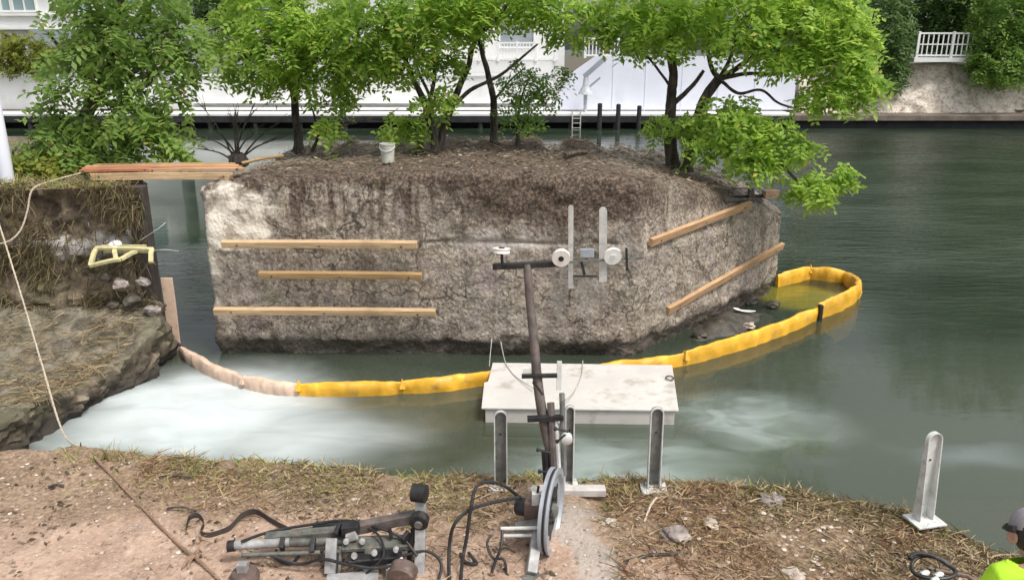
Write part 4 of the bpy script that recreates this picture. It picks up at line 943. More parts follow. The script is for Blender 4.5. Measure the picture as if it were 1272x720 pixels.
# ------------------------------------------------------------------ saw rail frame lying on the bank
fb = gp(410, 705); fr = thing('saw_rail_frame', fb, 'grey green steel rail frame with folded arm and black rollers lying on sand', 'machine frame')
def bar(nm, a, b, wd, h, mt, bev=.004): m = MB(); m.beam(py(*a), py(*b), wd, h, Vector((0, -.1, 1))); return m.build(nm, M[mt], fr, None, False, bev)
def rod(nm, a, b, r, mt, n=10): m = MB(); m.tube([py(*a), py(*b)], r, n); return m.build(nm, M[mt], fr)
rod('rail_tube', (290, 677, 4.98), (360, 673, 5.0), .034, 'dull'); rod('rail_tube', (355, 674, 5.0), (520, 668, 5.08), .032, 'green'); rod('rail_tube', (300, 689, 4.9), (512, 681, 4.98), .016, 'green')
rod('end_cap', (283, 678, 4.975), (292, 677, 4.98), .042, 'dark')
bar('folding_arm', (330, 668, 5.05), (420, 660, 5.08), .07, .06, 'green'); bar('folding_arm', (415, 661, 5.08), (520, 640, 5.12), .07, .075, 'rust'); bar('arm_strut', (345, 664, 5.15), (440, 652, 5.2), .05, .035, 'green')
bar('arm_cover', (388, 656, 5.16), (440, 651, 5.2), .1, .02, 'dark')
bar('stand', (521, 735, 4.85), (523, 606, 5.14), .075, .05, 'dull'); bar('stand_side', (507, 705, 4.95), (514, 655, 5.06), .03, .05, 'dark')
m = MB(); m.lathe(py(521, 612, 5.08), (.97, -.24, 0), [(.04, -.06), (.066, -.05), (.066, .05), (.04, .06)], 20); m.build('top_roller', M['rubber'], fr)
m = MB(); c = py(521, 646, 5.0); m.lathe(c, (0.1, 1, .25), [(.03, -.035), (.068, -.03), (.068, .03), (.03, .035)], 24); o = m.build('side_wheel', M['rubber'], fr)
m = MB(); m.lathe(c, (0.1, 1, .25), [(.03, -.05), (.03, .05)], 12); m.build('hub', M['steel'], o)
bar('clamp_plate', (410, 712, 4.86), (412, 668, 4.98), .08, .03, 'dull'); bar('clamp_plate', (422, 712, 4.87), (424, 678, 4.97), .02, .05, 'steel')
bar('cross_block', (425, 656, 5.02), (446, 655, 5.02), .08, .07, 'dark'); bar('bracket_tab', (431, 668, 4.97), (443, 664, 4.97), .03, .06, 'dull')
bar('carriage_rail', (425, 678, 4.95), (505, 674, 5.0), .1, .03, 'green'); bar('gear_case', (432, 696, 4.85), (500, 690, 4.92), .09, .055, 'dark', .01); bar('carriage_leg', (455, 722, 4.82), (458, 680, 4.93), .05, .04, 'green')
bar('side_leg', (482, 722, 4.82), (484, 690, 4.9), .035, .03, 'dull'); bar('index_plate', (484, 708, 4.78), (502, 696, 4.82), .08, .015, 'nylon', .002); bar('base_plate', (405, 724, 4.72), (470, 718, 4.76), .16, .02, 'dull')
m = MB(); m.lathe(py(500, 712, 4.78), (0.2, 1, .3), [(.05, -.06), (.1, -.05), (.1, .05), (.06, .06)], 20); m.build('drum_motor', M['brownbox'], fr)
rod('pin_bolt', (484, 655, 5.0), (486, 668, 5.0), .012, 'dark')
for x in (400, 470, 497):
    m = MB(); m.lathe(py(x, 684, 4.86), (0, 1, .2), [(.014, -.012), (.014, .012)], 6); m.build('bolt', M['dark'], fr)
for pts, r, lab in ((((300, 672, 4.95), (335, 660, 5.1), (380, 652, 5.15), (430, 646, 5.15), (470, 655, 5.05), (500, 668, 5.0), (518, 690, 4.9)), .011, 'black hose draped along the folding arm of the rail frame'),
    (((340, 690, 4.9), (372, 700, 4.9), (400, 694, 4.88), (430, 700, 4.82), (465, 705, 4.8), (500, 700, 4.82)), .012, 'black hose sagging in front of the rail frame gear case'),
    (((500, 690, 4.9), (530, 684, 4.95), (548, 700, 4.9), (540, 735, 4.75)), .011, 'black hose leaving the drum motor towards the camera'),
    (((445, 650, 5.12), (470, 664, 5.0), (476, 690, 4.85), (455, 712, 4.8)), .009, 'thin black hose crossing the rail frame beside the clamp')):
    hose([py(*q) for q in pts], r, lab, group='hoses on the rail frame')
for (x, y, Y) in ((430, 672, 4.94), (450, 672, 4.94), (465, 686, 4.84), (440, 690, 4.84), (492, 682, 4.88)):
    m = MB(); m.lathe(py(x, y, Y), (.2, -1, .3), [(.022, -.02), (.022, .01), (.014, .012), (.014, .03)], 10); m.build('coupling', M['dull'], fr)
for (a, b) in (((418, 664, 5.0), (424, 650, 5.06)), ((500, 672, 4.96), (508, 662, 5.02)), ((350, 682, 4.93), (352, 668, 5.0)), ((388, 686, 4.92), (390, 668, 5.0))):
    bar('clamp_band', a, b, .03, .07, 'dark', .003)
# support pot under the end of the rail
p = gp(305, 722); dr = thing('support_drum', p, 'small brown drum with a grey block on top supporting the rail frame end', 'drum')
m = MB(); m.lathe(p, (0, 0, 1), [(.085, 0), (.1, .02), (.1, .06), (.088, .085), (.05, .095)], 22); m.build('body', M['brownbox'], dr)
m = MB(); m.box(p + Vector((-.01, 0, .12)), (.07, .06, .07)); m.build('block', M['dull'], dr, None, False, .006)
# muddy strap
S = [gp(232, 660, .02), gp(236, 650, .05), gp(247, 648, .06), gp(254, 655, .04), gp(250, 664, .02), gp(262, 667, .02), gp(285, 660, .03), gp(300, 648, .05), gp(318, 642, .05), gp(340, 652, .03), gp(362, 662, .02)]
m = MB(); pts = catmull(S, 6); vs = []; fs = []
for i, p in enumerate(pts): vs += [p + Vector((0, -.004, -.022)), p + Vector((0, -.004, .025)), p + Vector((0, .004, .025)), p + Vector((0, .004, -.022))]; 
for i in range(1, len(pts)):
    for j in range(4): fs.append((4*i-4+j, 4*i-4+(j+1) % 4, 4*i+(j+1) % 4, 4*i+j))
m.add(vs, fs, True); tag(m.build('webbing_strap', M['pile'], None, S[0]), 'muddy dark webbing strap curling on the sand beside the rail frame', 'strap')
m = MB(); S = [gp(340, 694, .03), gp(350, 700, .02), gp(362, 702, .02), gp(372, 694, .03)]; m.tube(catmull(S, 5), .012, 6); tag(m.build('hose_offcut', M['rubber'], None, S[0]), 'short black hose bend on the sand under the rail tubes', 'hose')
for i, (a, b, r, lab) in enumerate((((0, 637), (21, 638), .008, 'reddish stick lying at the edge of the sand'), ((208, 633), (244, 637), .009, 'thin dark root lying across bare sand near the rope'), ((775, 700), (842, 690), .012, 'long dark stick lying over the straw below the red heap'), ((778, 712), (790, 698), .022, 'reddish brown broken branch end poking from straw'), ((60, 607), (80, 606), .01, 'short dark stick on the bare sand'), ((198, 594), (240, 596), .01, 'dark bent wire across grass near the white stub'), ((800, 650), (815, 628), .008, 'pale dry stalk leaning on the red straw heap'))):
    A = gp(*a, .015); Bq = gp(*b, .02 if i != 6 else .08); m = MB(); m.tube(catmull([A, A.lerp(Bq, .5) + Vector((0, .02, .012)), Bq], 4), r, 6, True, .2); tag(m.build('stick', M['ropeb'] if i in (0, 3) else (M['rope'] if i == 6 else M['bark']), None, A), lab, 'stick')

# ------------------------------------------------------------------ ropes
def rope(pts, r, mat, label, per=10, tw=55.0):
    p = catmull(pts, per); m = MB()
    for k in range(3):
        q = []; s = 0
        for i, c in enumerate(p):
            if i: s += (c - p[i-1]).length
            d = (p[min(i+1, len(p)-1)] - p[max(i-1, 0)]).normalized(); a = d.cross(Vector((0, 0, 1))).normalized(); b = a.cross(d); t = s * tw + k * 2.094
            q.append(c + (a * cos(t) + b * sin(t)) * r * .55)
        m.tube(q, r * .62, 5)
    return m.build('rope', M[mat], None, pts[0])
o = rope([py(-6, 262, 10.3), py(25, 362, 9.6), py(52, 452, 8.8), py(78, 536, 7.6), py(105, 558, 7.0), gp(120, 574, .04)], .0105, 'rope', '', 18); tag(o, 'pale rope slung through the air from the abutment down to the dirt bank', 'rope')
o = rope([gp(120, 574, .04), gp(150, 604, .02), gp(185, 640, .015), gp(220, 676, .015), gp(245, 697, .025), gp(272, 722, .015)], .0125, 'ropeb', '', 16); tag(o, 'brown rope lying straight across the bare sand', 'rope')
m = MB(); k = gp(243, 694, .03)
for a in ((-.05, -.13), (-.01, -.12), (.02, .07), (.03, -.02)): m.tube(catmull([k, k + Vector((a[0] * .5, a[1] * .5, .02)), k + Vector((a[0], a[1], -.02))], 3), [.014, .018, .016, .014, .012, .01, .006], 6)
lump(m, k, .028, .8, 2, .3); tag(m.build('rope_knot', M['ropeb'], None, k), 'dark frayed knot tied round the brown rope on the sand', 'knot')
o = rope([py(-6, 304, 10.5), py(12, 299, 10.5), py(26, 285, 10.6), py(34, 262, 10.7), py(40, 236, 10.8), py(60, 226, 11.0), py(100, 215, 11.4)], .011, 'rope', '', 12); tag(o, 'thin pale rope looping over the abutment brow towards the planks', 'rope')
# coil by the worker
k = gp(1158, 722, .02); co = thing('hose_coil', k, 'black hose coil with pale fittings lying near the worker', 'hose')
m = MB(); m.tube([k + Vector((.17 * cos(a) + .03 * sin(a * .63), .1 * sin(a) + .03 * sin(a * .41), .03 + .07 * max(0, sin(a * .93)) + .0015 * i)) for i, a in enumerate([.4 + i * .22 for i in range(40)])], .014, 8); m.build('coil', M['rubber'], co)
m = MB(); m.tube([k + Vector((.02, .02, .06)), k + Vector((.22, -.03, .05)), k + Vector((.3, -.1, .02))], .016, 8); m.build('hose_tail', M['brownbox'], co)
for d in ((-.06, .0, .05), (.03, -.02, .05), (-.02, -.07, .05)):
    m = MB(); m.lathe(k + Vector(d), (1, .4, .1), [(.018, -.04), (.024, -.03), (.024, .01), (.014, .03)], 10); m.build('fitting', M['galv'], co)

# ------------------------------------------------------------------ the worker at the picture corner
def skin_mesh(name, mat, parent, verts, edges, root=0, sub=2):
    org = origin_of(parent); me = bpy.data.meshes.new(name); me.from_pydata([Vector(v[:3]) - org for v in verts], edges, []); me.materials.append(mat)
    o = bpy.data.objects.new(name, me); col.objects.link(o); o.parent = parent
    md = o.modifiers.new('skin', 'SKIN')
    sv = me.skin_vertices[0].data if me.skin_vertices else None
    if sv is None:
        bm = bmesh.new(); bm.from_mesh(me); bm.verts.layers.skin.verify(); bm.to_mesh(me); bm.free(); sv = me.skin_vertices[0].data
    for i, v in enumerate(verts):
        r = v[3]; sv[i].radius = r if hasattr(r, '__len__') else (r, r); sv[i].use_root = i == root
    md.use_smooth_shade = True; s = o.modifiers.new('subd', 'SUBSURF'); s.levels = s.render_levels = sub
    return o
hc = py(1290, 672, 3.3); GZ = ground_z(hc.x, 2.9); W = thing('person', Vector((hc.x, hc.y - .05, GZ)), 'worker in lime hi-vis shirt and grey cap with black brim, seen from above', 'person')
f = Vector((.1, .99, 0)).normalized(); rt = Vector((f.y, -f.x, 0)); O = Vector((hc.x, hc.y - .05, 0)); top = hc.z
def P(a, b, z): return O + f * a + rt * b + Vector((0, 0, z))
zs = top - .15; hip = GZ + (zs - GZ) * .62
bv = [(*P(0, 0, hip), .12), (*P(.0, 0, hip + .25), .12), (*P(.0, 0, zs - .1), .13), (*P(.0, 0, zs + .05), .058), (*P(.06, 0, zs + .07), .055), (*P(.1, 0, zs + .1), .078), (*P(.12, 0, zs + .19), .085)]
be = [(i, i+1) for i in range(6)]
for s in (-1, 1):
    b = len(bv); bv += [(*P(0, s * .17, zs - .03), .06), (*P(.02, s * .22, zs - .28), .045), (*P(.16, s * .2, zs - .48), .034), (*P(.22, s * .2, zs - .53), .03)]
    be += [(2, b), (b, b+1), (b+1, b+2), (b+2, b+3)]
    for k, (off, L) in enumerate(((-.03, .07), (-.01, .08), (.01, .078), (.03, .062))):
        q = len(bv); bv += [(*P(.25 + L * .4, s * .2 + off, zs - .55), .0095), (*P(.25 + L * .8, s * .2 + off, zs - .59), .0085)]; be += [(b+3, q), (q, q+1)]
    q = len(bv); bv += [(*P(.24, s * .2 - s * .045, zs - .54), .011), (*P(.27, s * .2 - s * .06, zs - .56), .009)]; be += [(b+3, q), (q, q+1)]
    b = len(bv); bv += [(*P(0, s * .1, hip - .06), .085), (*P(.02, s * .11, (hip + GZ) / 2), .058), (*P(0, s * .11, GZ + .09), .04), (*P(.12, s * .12, GZ + .04), .035)]
    be += [(0, b), (b, b+1), (b+1, b+2), (b+2, b+3)]
skin_mesh('body', M['skin'], W, bv, be)
sv_ = [(*P(0, 0, hip - .02), (.17, .13)), (*P(0, 0, hip + .22), (.165, .13)), (*P(0, 0, zs - .1), (.17, .12)), (*P(.01, 0, zs + .035), (.085, .08))]; se = [(0, 1), (1, 2), (2, 3)]
for s in (-1, 1): b = len(sv_); sv_ += [(*P(0, s * .17, zs - .035), .085), (*P(.01, s * .21, zs - .2), .07)]; se += [(2, b), (b, b+1)]
skin_mesh('shirt', M['hivis'], W, sv_, se)
tv = [(*P(0, 0, hip), (.17, .13))]; te = []
for s in (-1, 1): b = len(tv); tv += [(*P(0, s * .1, hip - .1), .1), (*P(.02, s * .11, (hip + GZ) / 2), .075), (*P(0, s * .11, GZ + .1), .065)]; te += [(0, b), (b, b+1), (b+1, b+2)]
skin_mesh('trousers', M['trouser'], W, tv, te)
for s in (-1, 1):
    skin_mesh('boot', M['dark'], W, [(*P(-.04, s * .11, GZ + .12), .055), (*P(-.03, s * .11, GZ + .05), .055), (*P(.14, s * .12, GZ + .04), .045)], [(0, 1), (1, 2)])
hd = P(.12, 0, zs + .145); f3 = (f * .88 - Vector((0, 0, .47))).normalized(); u3 = rt.cross(f3).normalized()
if u3.z < 0: u3 = -u3
def HQ(a, b, c): return hd + f3 * a + rt * b + u3 * c
def dome(name, mat, k, c0, zcut, parent=W, sx=.105, sy=.082, sz=.1, a0=0):
    m = MB(); vs = []; fs = []; n = 24; rg = 8
    for j in range(rg + 1):
        e = zcut + (pi / 2 - zcut) * j / rg
        for i in range(n):
            a = 2 * pi * i / n; vs.append(HQ(a0 + sx * k * cos(a) * cos(e), sy * k * sin(a) * cos(e), c0 + sz * k * sin(e)))
        if j:
            b = j * n
            for i in range(n): fs.append((b-n+i, b-n+(i+1) % n, b+(i+1) % n, b+i))
    m.add(vs, fs, True); return m.build(name, mat, parent)
dome('hair', M['hair'], 1.06, 0, -1.05, a0=-.02)
cap = dome('cap', M['capg'], 1.14, .012, .05)
m = MB(); vs = []; fs = []
for i in range(13):
    a = -1.15 + 2.3 * i / 12; 
    for rr, dz in ((1.1, .012), (1.95, -.012)): vs += [HQ(.105 * rr * cos(a) * (1 if rr < 1.5 else .97), .088 * (1.12 if rr > 1.5 else 1.14) * sin(a), .02 + dz), HQ(.105 * rr * cos(a) * (1 if rr < 1.5 else .97), .088 * (1.12 if rr > 1.5 else 1.14) * sin(a), .028 + dz)]
    if i:
        b = 4 * i; fs += [(b-4, b-2, b+2, b), (b-3, b+1, b+3, b-1), (b-2, b-1, b+3, b+2)]
m.add(vs, fs, True); m.build('brim', M['blackc'], cap)
m = MB(); m.tube([HQ(.122 * cos(a), .098 * sin(a), .02) for a in [-1.9 + 3.8 * i / 24 for i in range(25)]], .017, 6); m.build('band', M['blackc'], cap)
m = MB(); m.lathe(HQ(0, 0, .126), u3, [(.009, 0), (.006, .006)], 8); m.build('button', M['blackc'], cap)
for s in (-1, 1):
    m = MB(); m.lathe(HQ(-.005, s * .088, -.02), rt * s + f3 * -.3, [(.03, 0), (.034, .008), (.022, .014), (.01, .008)], 14); m.build('ear', M['skin'], W)
    m = MB(); m.lathe(HQ(.088, s * .033, -.015), f3, [(.012, 0), (.009, .006), (.002, .008)], 10); m.build('eye', M['nylon'], W)
m = MB(); m.tube([HQ(.095, 0, -.01), HQ(.115, 0, -.035), HQ(.1, 0, -.045)], [.009, .015, .011], 8); m.build('nose', M['skin'], W)
m = MB(); m.tube([HQ(.085, -.025, -.075), HQ(.097, 0, -.075), HQ(.085, .025, -.075)], [.004, .008, .004], 6); m.build('mouth', M['brownbox'], W)

# ------------------------------------------------------------------ the far bank
YF = 43.4
def fx(x, Y=YF): return py(x, 140, Y).x
def fz(y, Y=YF): return py(636, y, Y).z
LX, MX, RX = fx(-260), fx(985), fx(1700)
m = MB(); m.box(((LX + RX) / 2, 130, .3), (RX - LX + 240, 170, 1.1)); tag(m.build('far_bank', simple('far_bank_soil', (.1, .085, .06), .95), None, ((LX + RX) / 2, 130, 0)), kind='structure')
# dock with a white edge over a dark void
dock = thing('dock', ((LX + MX) / 2, YF, 0), 'long timber dock with a white edge over a near-black shade strip under the white houses', 'dock')
m = MB(); m.box(((LX + MX) / 2, YF + .9, .72), (MX - LX, 1.8, .14)); m.build('deck', M['white2'], dock, None, False, .02)
m = MB(); m.box(((LX + MX) / 2, YF + .02, .5), (MX - LX, .12, .34)); m.build('dock_shade_strip', M['deckdark'], dock)  # near-black strip standing in for the shade under the deck
m = MB(); m.box(((LX + MX) / 2, YF + 1.3, 0), (MX - LX, .2, 1.25)); m.build('back_wall', M['deckdark'], dock)
x = LX + .5
while x < MX - .4:
    m = MB(); m.lathe((x, YF + .12, -.8), (0, 0, 1), [(.14, 0), (.13, 1.4)], 8); m.build('dock_pile', M['deckdark'], dock); x += 2.4
for i, (px, yt) in enumerate(((745, 129), (768, 130), (794, 132))):
    X = fx(px, YF - .6); m = MB(); m.lathe((X, YF - .6, -.8), (0, 0, 1), [(.13, 0), (.12, .8 + fz(yt, YF - .6) ), (.07, .83 + fz(yt, YF - .6))], 10)
    tag(m.build('mooring_pile', M['deckdark'], None, (X, YF - .6, -.8)), ('slim dark mooring pile standing nearest the white ladder', 'middle mooring pile of three before the white screen', 'mooring pile farthest from the ladder, beside the spreading tree')[i], 'pile', 'mooring piles by the far dock')
ld = thing('dock_ladder', (fx(716), YF - .1, .3), 'small white swim ladder hooked over the dark dock edge', 'ladder')
for px in (711, 721): m = MB(); X = fx(px); m.tube([(X, YF + .2, .82), (X, YF - .08, .95), (X, YF - .12, .7), (X, YF - .12, -.3)], .03, 6); m.build('rail', M['plate'], ld)
for z in (.05, .3, .55): m = MB(); m.tube([(fx(711), YF - .12, z), (fx(721), YF - .12, z)], .02, 6); m.build('rung', M['plate'], ld)
# davit
X = fx(728); dv = thing('davit', (X, YF + .6, .8), 'grey davit crane arm standing before the white screen', 'davit')
zb_, zt_ = fz(118, YF + .6), fz(93, YF + .6)
m = MB(); m.lathe((X, YF + .6, .79), (0, 0, 1), [(.1, 0), (.1, zb_ - .79), (.42, zb_ - .75), (.17, zb_ - .3), (.11, zt_ - .79)], 12); m.build('pedestal', simple('davit_grey', (.45, .47, .49), .6), dv)
m = MB(); m.beam((X - .1, YF + .6, zt_ - .1), (X + 1.0, YF + .5, fz(72)), .22, .25); m.beam((X + .1, YF + .6, zt_ - .7), (X + .75, YF + .6, zt_ - .15), .1, .1); m.build('arm', M['roof'], dv)

def railing(label, x0, x1, Y, z0, h, step, mat='wtrim', group=None, posts=3, mid=False):
    t = thing('railing', ((x0 + x1) / 2, Y, z0), label, 'railing', group)
    for nm, z, s in (('top_rail', z0 + h, .09), ('bottom_rail', z0 + .12, .09)) + ((('mid_rail', z0 + h * .55, .06),) if mid else ()):
        m = MB(); m.box(((x0 + x1) / 2, Y, z), (x1 - x0, .07, s)); m.build(nm, M[mat], t, None, False, .008)
    n = max(1, int((x1 - x0) / step)); me = None
    for i in range(n + 1):
        X = x0 + (x1 - x0) * i / n
        if i % max(1, n // posts) == 0: m = MB(); m.box((X, Y - .01, z0 + h * .53), (.13, .13, h * 1.1)); m.build('post', M[mat], t, None, False, .01)
        elif me is None: m = MB(); m.box((X, Y, z0 + h * .5), (.055, .045, h - .12)); o = m.build('baluster', M[mat], t); me = o; X0 = X
        else: o = me.copy(); col.objects.link(o); o.parent = t; o.location = (X - X0, 0, 0)
    return t
def window(parent, x0, x1, z0, z1, Y, nx=1, nz=1, glass='glass'):
    w_ = MB(); s = .1
    w_.box(((x0+x1)/2, Y-.03, z0-s/2), (x1-x0+2*s, .14, s)); w_.box(((x0+x1)/2, Y-.03, z1+s/2), (x1-x0+2*s, .14, s)); w_.box((x0-s/2, Y-.03, (z0+z1)/2), (s, .12, z1-z0)); w_.box((x1+s/2, Y-.03, (z0+z1)/2), (s, .12, z1-z0))
    for i in range(1, nx): w_.box((x0+(x1-x0)*i/nx, Y-.025, (z0+z1)/2), (.07, .09, z1-z0))
    for i in range(1, nz): w_.box(((x0+x1)/2, Y-.025, z0+(z1-z0)*i/nz), (x1-x0, .08, .07))
    f_ = w_.build('window', M['wtrim'], parent)
    m = MB(); m.box(((x0+x1)/2, Y-.004, (z0+z1)/2), (x1-x0, .02, z1-z0)); m.build('pane', M[glass], f_)
def house(name, label, x0, x1, Y, zt, roofh=1.6, depth=9):
    t = thing(name, ((x0+x1)/2, Y, .85), label, 'house')
    m = MB(); m.box(((x0+x1)/2, Y+depth/2, (zt+.8)/2), (x1-x0, depth, zt-.8)); m.build('wall', M['white2'], t)
    m = MB(); a, b = x0-.5, x1+.5; y0, y1 = Y-.6, Y+depth+.5; vs = [(a,y0,zt),(b,y0,zt),(b,y1,zt),(a,y1,zt),(a+1,(y0+y1)/2,zt+roofh),(b-1,(y0+y1)/2,zt+roofh)]
    m.add(vs, [(0,1,5,4),(1,2,5),(2,3,4,5),(3,0,4),(3,2,1,0)]); m.build('roof', M['roof'], t)
    return t
# house behind the abutment tree
HY = 48.0
hA = house('house', 'white two-storey house with teal windows seen over a clipped hedge', fx(-220, HY), fx(215, HY), HY, 8.6)
for (a, b) in ((26, 36), (40, 66), (-40, -5), (95, 130), (150, 190)): window(hA, fx(a, HY), fx(b, HY), fz(13, HY), fz(-22, HY), HY, 2 if b - a > 20 else 1, 1)
for y0, y1, d in ((17, 20, .25), (34, 37, .35), (-26, -23, .2)): m = MB(); m.box((fx(0, HY) , HY - d/2, (fz(y0, HY) + fz(y1, HY)) / 2), (fx(215, HY) - fx(-220, HY), d, abs(fz(y0, HY) - fz(y1, HY)))); m.build('trim_band', M['wtrim'], hA)
for px in (13, 75, 130, -60): m = MB(); m.box((fx(px, HY), HY - .15, (fz(37, HY) + fz(18, HY)) / 2), (.25, .28, fz(18, HY) - fz(37, HY))); m.build('pilaster', M['wtrim'], hA)
for a, b in ((58, 108), (115, 150)): 
    m = MB(); m.box((fx((a + b) / 2, HY - .4), HY - .5, fz(48, HY)), (fx(b, HY) - fx(a, HY), .5, 1.0)); m.build('awning', M['roof'], hA)
# long garden wall, white, behind the dock
wl = thing('garden_wall', (fx(100, 45), 45.4, .79), 'long plain white wall behind the dock, partly behind trees', 'wall')
m = MB(); m.box(((fx(-260, 45) + fx(690, 45)) / 2, 45.6, (fz(95, 45) + .79) / 2), (fx(690, 45) - fx(-260, 45), .3, fz(95, 45) - .79)); m.build('wall_body', M['white2'], wl)
m = MB(); m.box(((fx(-260, 45) + fx(690, 45)) / 2, 45.58, fz(95, 45) + .05), (fx(690, 45) - fx(-260, 45), .42, .1)); m.build('coping', M['wtrim'], wl)
for y0 in (127, 135): m = MB(); m.box(((fx(240, 45) + fx(690, 45)) / 2, 45.2 - (y0 - 127) * .02, fz(y0, 45)), (fx(690, 45) - fx(240, 45), .5, .12)); m.build('step', M['wtrim'], wl)
# house with a porch
PY_ = 47.5
hB = house('house', 'white porch house with a grey awning and balustrade between the pier trees', fx(232, PY_), fx(700, PY_), PY_, 8.8)
m = MB(); m.box((fx(610, 46.6), 46.7, (fz(75, 46) + .79) / 2), (fx(690, 46.6) - fx(530, 46.6), 1.4, fz(75, 46) - .79)); m.build('porch', M['white2'], hB)
window(hB, fx(622, PY_), fx(662, PY_), fz(58, PY_), fz(26, PY_), PY_, 1, 1, 'roof')
for a, b in ((256, 296), (330, 370), (420, 460), (500, 540), (570, 600)): window(hB, fx(a, PY_), fx(b, PY_), fz(32, PY_), fz(-10, PY_), PY_, 2, 2, 'glass' if a > 300 else 'deckdark')
railing('white balustrade along the porch of the house between the trees', fx(596, 46), fx(692, 46), 46.0, fz(76, 46), .95, .17, posts=4)
railing('white balcony railing behind the abutment tree and bright green tree', fx(248, 46.4), fx(330, 46.4), 46.4, fz(58, 46.4), .95, .2, posts=2)
# white screen
SY = 45.0
wsn = thing('white_screen', (fx(840, SY), SY, .79), 'big smooth bluish white screen wall standing along the dock behind the spreading tree', 'screen')
m = MB(); xs = [fx(688, SY), fx(738, SY), fx(MX and 985, SY)]; zt = fz(70, SY)
vs = [(xs[0], SY, .79), (xs[2], SY, .79), (xs[2], SY, zt), (xs[1], SY, zt), (xs[0] + .5, SY, fz(98, SY))]; vs += [(a, SY + .25, c) for a, b, c in vs]
m.add(vs, [(0,1,2,3,4), (9,8,7,6,5), (0,5,6,1), (1,6,7,2), (2,7,8,3), (3,8,9,4), (4,9,5,0)]); m.build('cover_sheet', M['whitec'], wsn)
for px in (760, 800, 845, 890, 935): m = MB(); m.box((fx(px, SY), SY - .012, (zt + .79) / 2), (.035, .03, zt - .8)); m.build('seam', M['whitec'], wsn)
railing('short white picket railing showing above the white screen', fx(725, 46), fx(765, 46), 46.0, zt - .1, 1.0, .2, posts=1)
# limestone wall and seawall cap
def lime(x0, x1, Y, z0, zt):
    m = MB(); vs = []; fs = []; nx, nz = 150, 24
    for j in range(nz + 1):
        for i in range(nx + 1):
            X = x0 + (x1 - x0) * i / nx; z = z0 + (zt - z0) * j / nz; q = Vector((X, 0, z))
            vs.append((X, Y - .5 + 1.3 * j / nz + .3 * noise.noise(q * .6) + .2 * noise.noise(q * 1.7) + .1 * noise.noise(q * 4), z + .12 * noise.noise(q * 1.1) * j / nz))
    for i in range(nx + 1): vs.append((x0 + (x1 - x0) * i / nx, Y + 6, zt + .2))
    for j in range(nz + 1):
        for i in range(nx):
            a = j * (nx + 1) + i; fs.append((a, a+1, a+nx+2, a+nx+1))
    m.add(vs, fs, True); return m
m = lime(fx(985, 45) + .3, fx(1700, 45), 45.2, .5, fz(80, 45)); o = m.build('limestone_wall', M['lime'], None, (fx(1200, 45), 45, .5)); tag(o, 'rough pale limestone retaining wall above the brown seawall', 'wall')
sw = thing('seawall', (fx(1300), YF, 0), 'low brown concrete seawall with dark waterline below the limestone', 'seawall')
m = MB(); m.box(((fx(985) + RX) / 2, YF + .9, .56), (RX - fx(985), 2.0, .3)); m.build('cap', M['capc'], sw, None, False, .03)
m = MB(); m.box(((fx(985) + RX) / 2, YF + .45, -.1), (RX - fx(985), .4, 1.02)); m.build('face', M['deckdark'], sw)
m = MB(); m.box((fx(1162, 45), 45.6, fz(72, 45) - .1), (fx(1200, 45) - fx(1124, 45), 1.6, .22)); tag(m.build('lookout_deck', M['wtrim'], None, (fx(1162, 45), 45.6, fz(72, 45) - .2)), 'white painted slab carrying the lookout railing above the limestone', 'deck')
railing('white lookout railing between dark bushes above the limestone wall', fx(1128, 44.9), fx(1212, 44.9), 44.9, fz(72, 44.9), 1.25, .26, posts=2, mid=True)

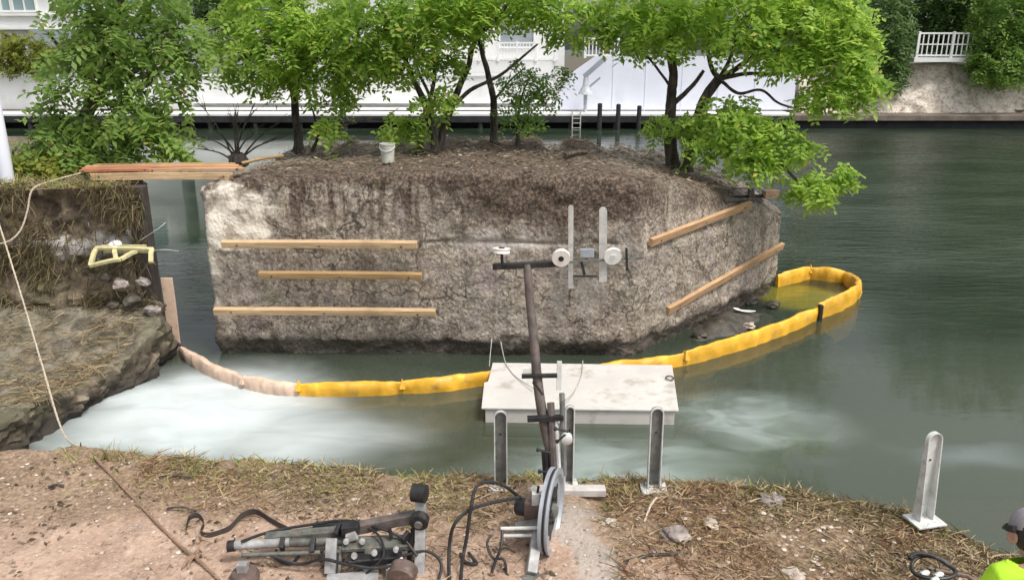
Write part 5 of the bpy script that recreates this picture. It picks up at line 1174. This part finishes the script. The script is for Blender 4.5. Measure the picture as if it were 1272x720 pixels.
# hedges, bushes and trees over there
def far_tree(name, label, x, Y, z0, blobs, leafm='leafD', leaf=.3, fr=.8, pairs=4, cat='tree', group=None):
    b = Vector((fx(x, Y), Y, z0)); c0 = py(blobs[0][0], blobs[0][1], Y)
    tree(name, label, b, [([b, b.lerp(c0, .5) + Vector((.1, 0, 0)), c0], .2, .06)], [B(bx, by, Y + dy, rx, rz, n) for bx, by, dy, rx, rz, n in blobs], leafm, 'bark2', group, leaf, fr, pairs, False, cat, 1.15)
far_tree('hedge', 'clipped yellow green hedge on top of the white wall below the house windows', 30, 45.6, fz(96, 45), [(5, 68, 0, 24, 26, 320), (35, 68, 0, 28, 26, 340), (-30, 68, 0, 26, 26, 120), (60, 75, 0, 14, 22, 70)], 'leafY', .16, .35, 5, 'hedge')
far_tree('dark_bush', 'tall dark green bush between the spreading tree and the lookout railing', 1092, 45.8, fz(90, 45), [(1095, 40, 0, 40, 40, 300), (1098, 92, -.6, 30, 26, 170), (1080, 0, 0, 46, 36, 220), (1060, 60, 0, 36, 36, 160), (1105, 65, -.6, 24, 30, 120)], 'leafC', .26, .6, 4, 'bush')
far_tree('dark_bush', 'yellow green tipped bush hanging over the limestone beyond the lookout railing', 1245, 45.0, fz(90, 45), [(1245, 30, 0, 42, 40, 300), (1240, 80, -.9, 34, 28, 200), (1265, 60, -.5, 34, 40, 220), (1225, 60, -.2, 22, 30, 110), (1300, 60, 0, 44, 40, 200), (1252, -20, 0, 50, 36, 200), (1350, 50, 0, 50, 50, 200)], 'leafB', .26, .6, 4, 'bush')
far_tree('far_tree', 'dark crowned tree directly behind the lookout railing', 1170, 49, 3.5, [(1170, 30, 0, 56, 32, 330), (1150, -10, 0, 60, 36, 330), (1200, -5, 0, 60, 40, 330), (1175, 60, 0, 44, 18, 140), (1175, -60, 0, 100, 50, 420)], 'leafC', .3, .7, 4, 'tree', 'trees behind the far bank')
for i, (x, Y, lab) in enumerate(((1020, 54, 'broad tree far behind the end of the spreading tree'), (1290, 54, 'tall tree above the end of the limestone wall'), (1420, 52, 'tree outside the frame beyond the limestone wall'), (1580, 54, 'outermost tree beyond the limestone wall'))):
    far_tree('far_tree', lab, x, Y, 2.5, [(x, 10, 0, 75, 60, 420), (x - 40, -50, 0, 80, 50, 380), (x + 40, -50, 1, 80, 50, 380), (x, -110, 0, 80, 50, 380), (x - 20, -190, 0, 90, 60, 420), (x + 20, -270, 0, 80, 50, 320)], 'leafC', .36, .9, 4, 'tree', 'trees behind the far bank')
far_tree('far_tree', 'dark foliage rising behind the white houses over the abutment tree', 270, 46.6, .85, [(275, 5, 0, 40, 30, 160), (240, -30, 0, 50, 36, 180), (300, -30, 0, 60, 36, 180)], 'leafC', .26, .7, 4, 'tree', 'trees behind the far bank')
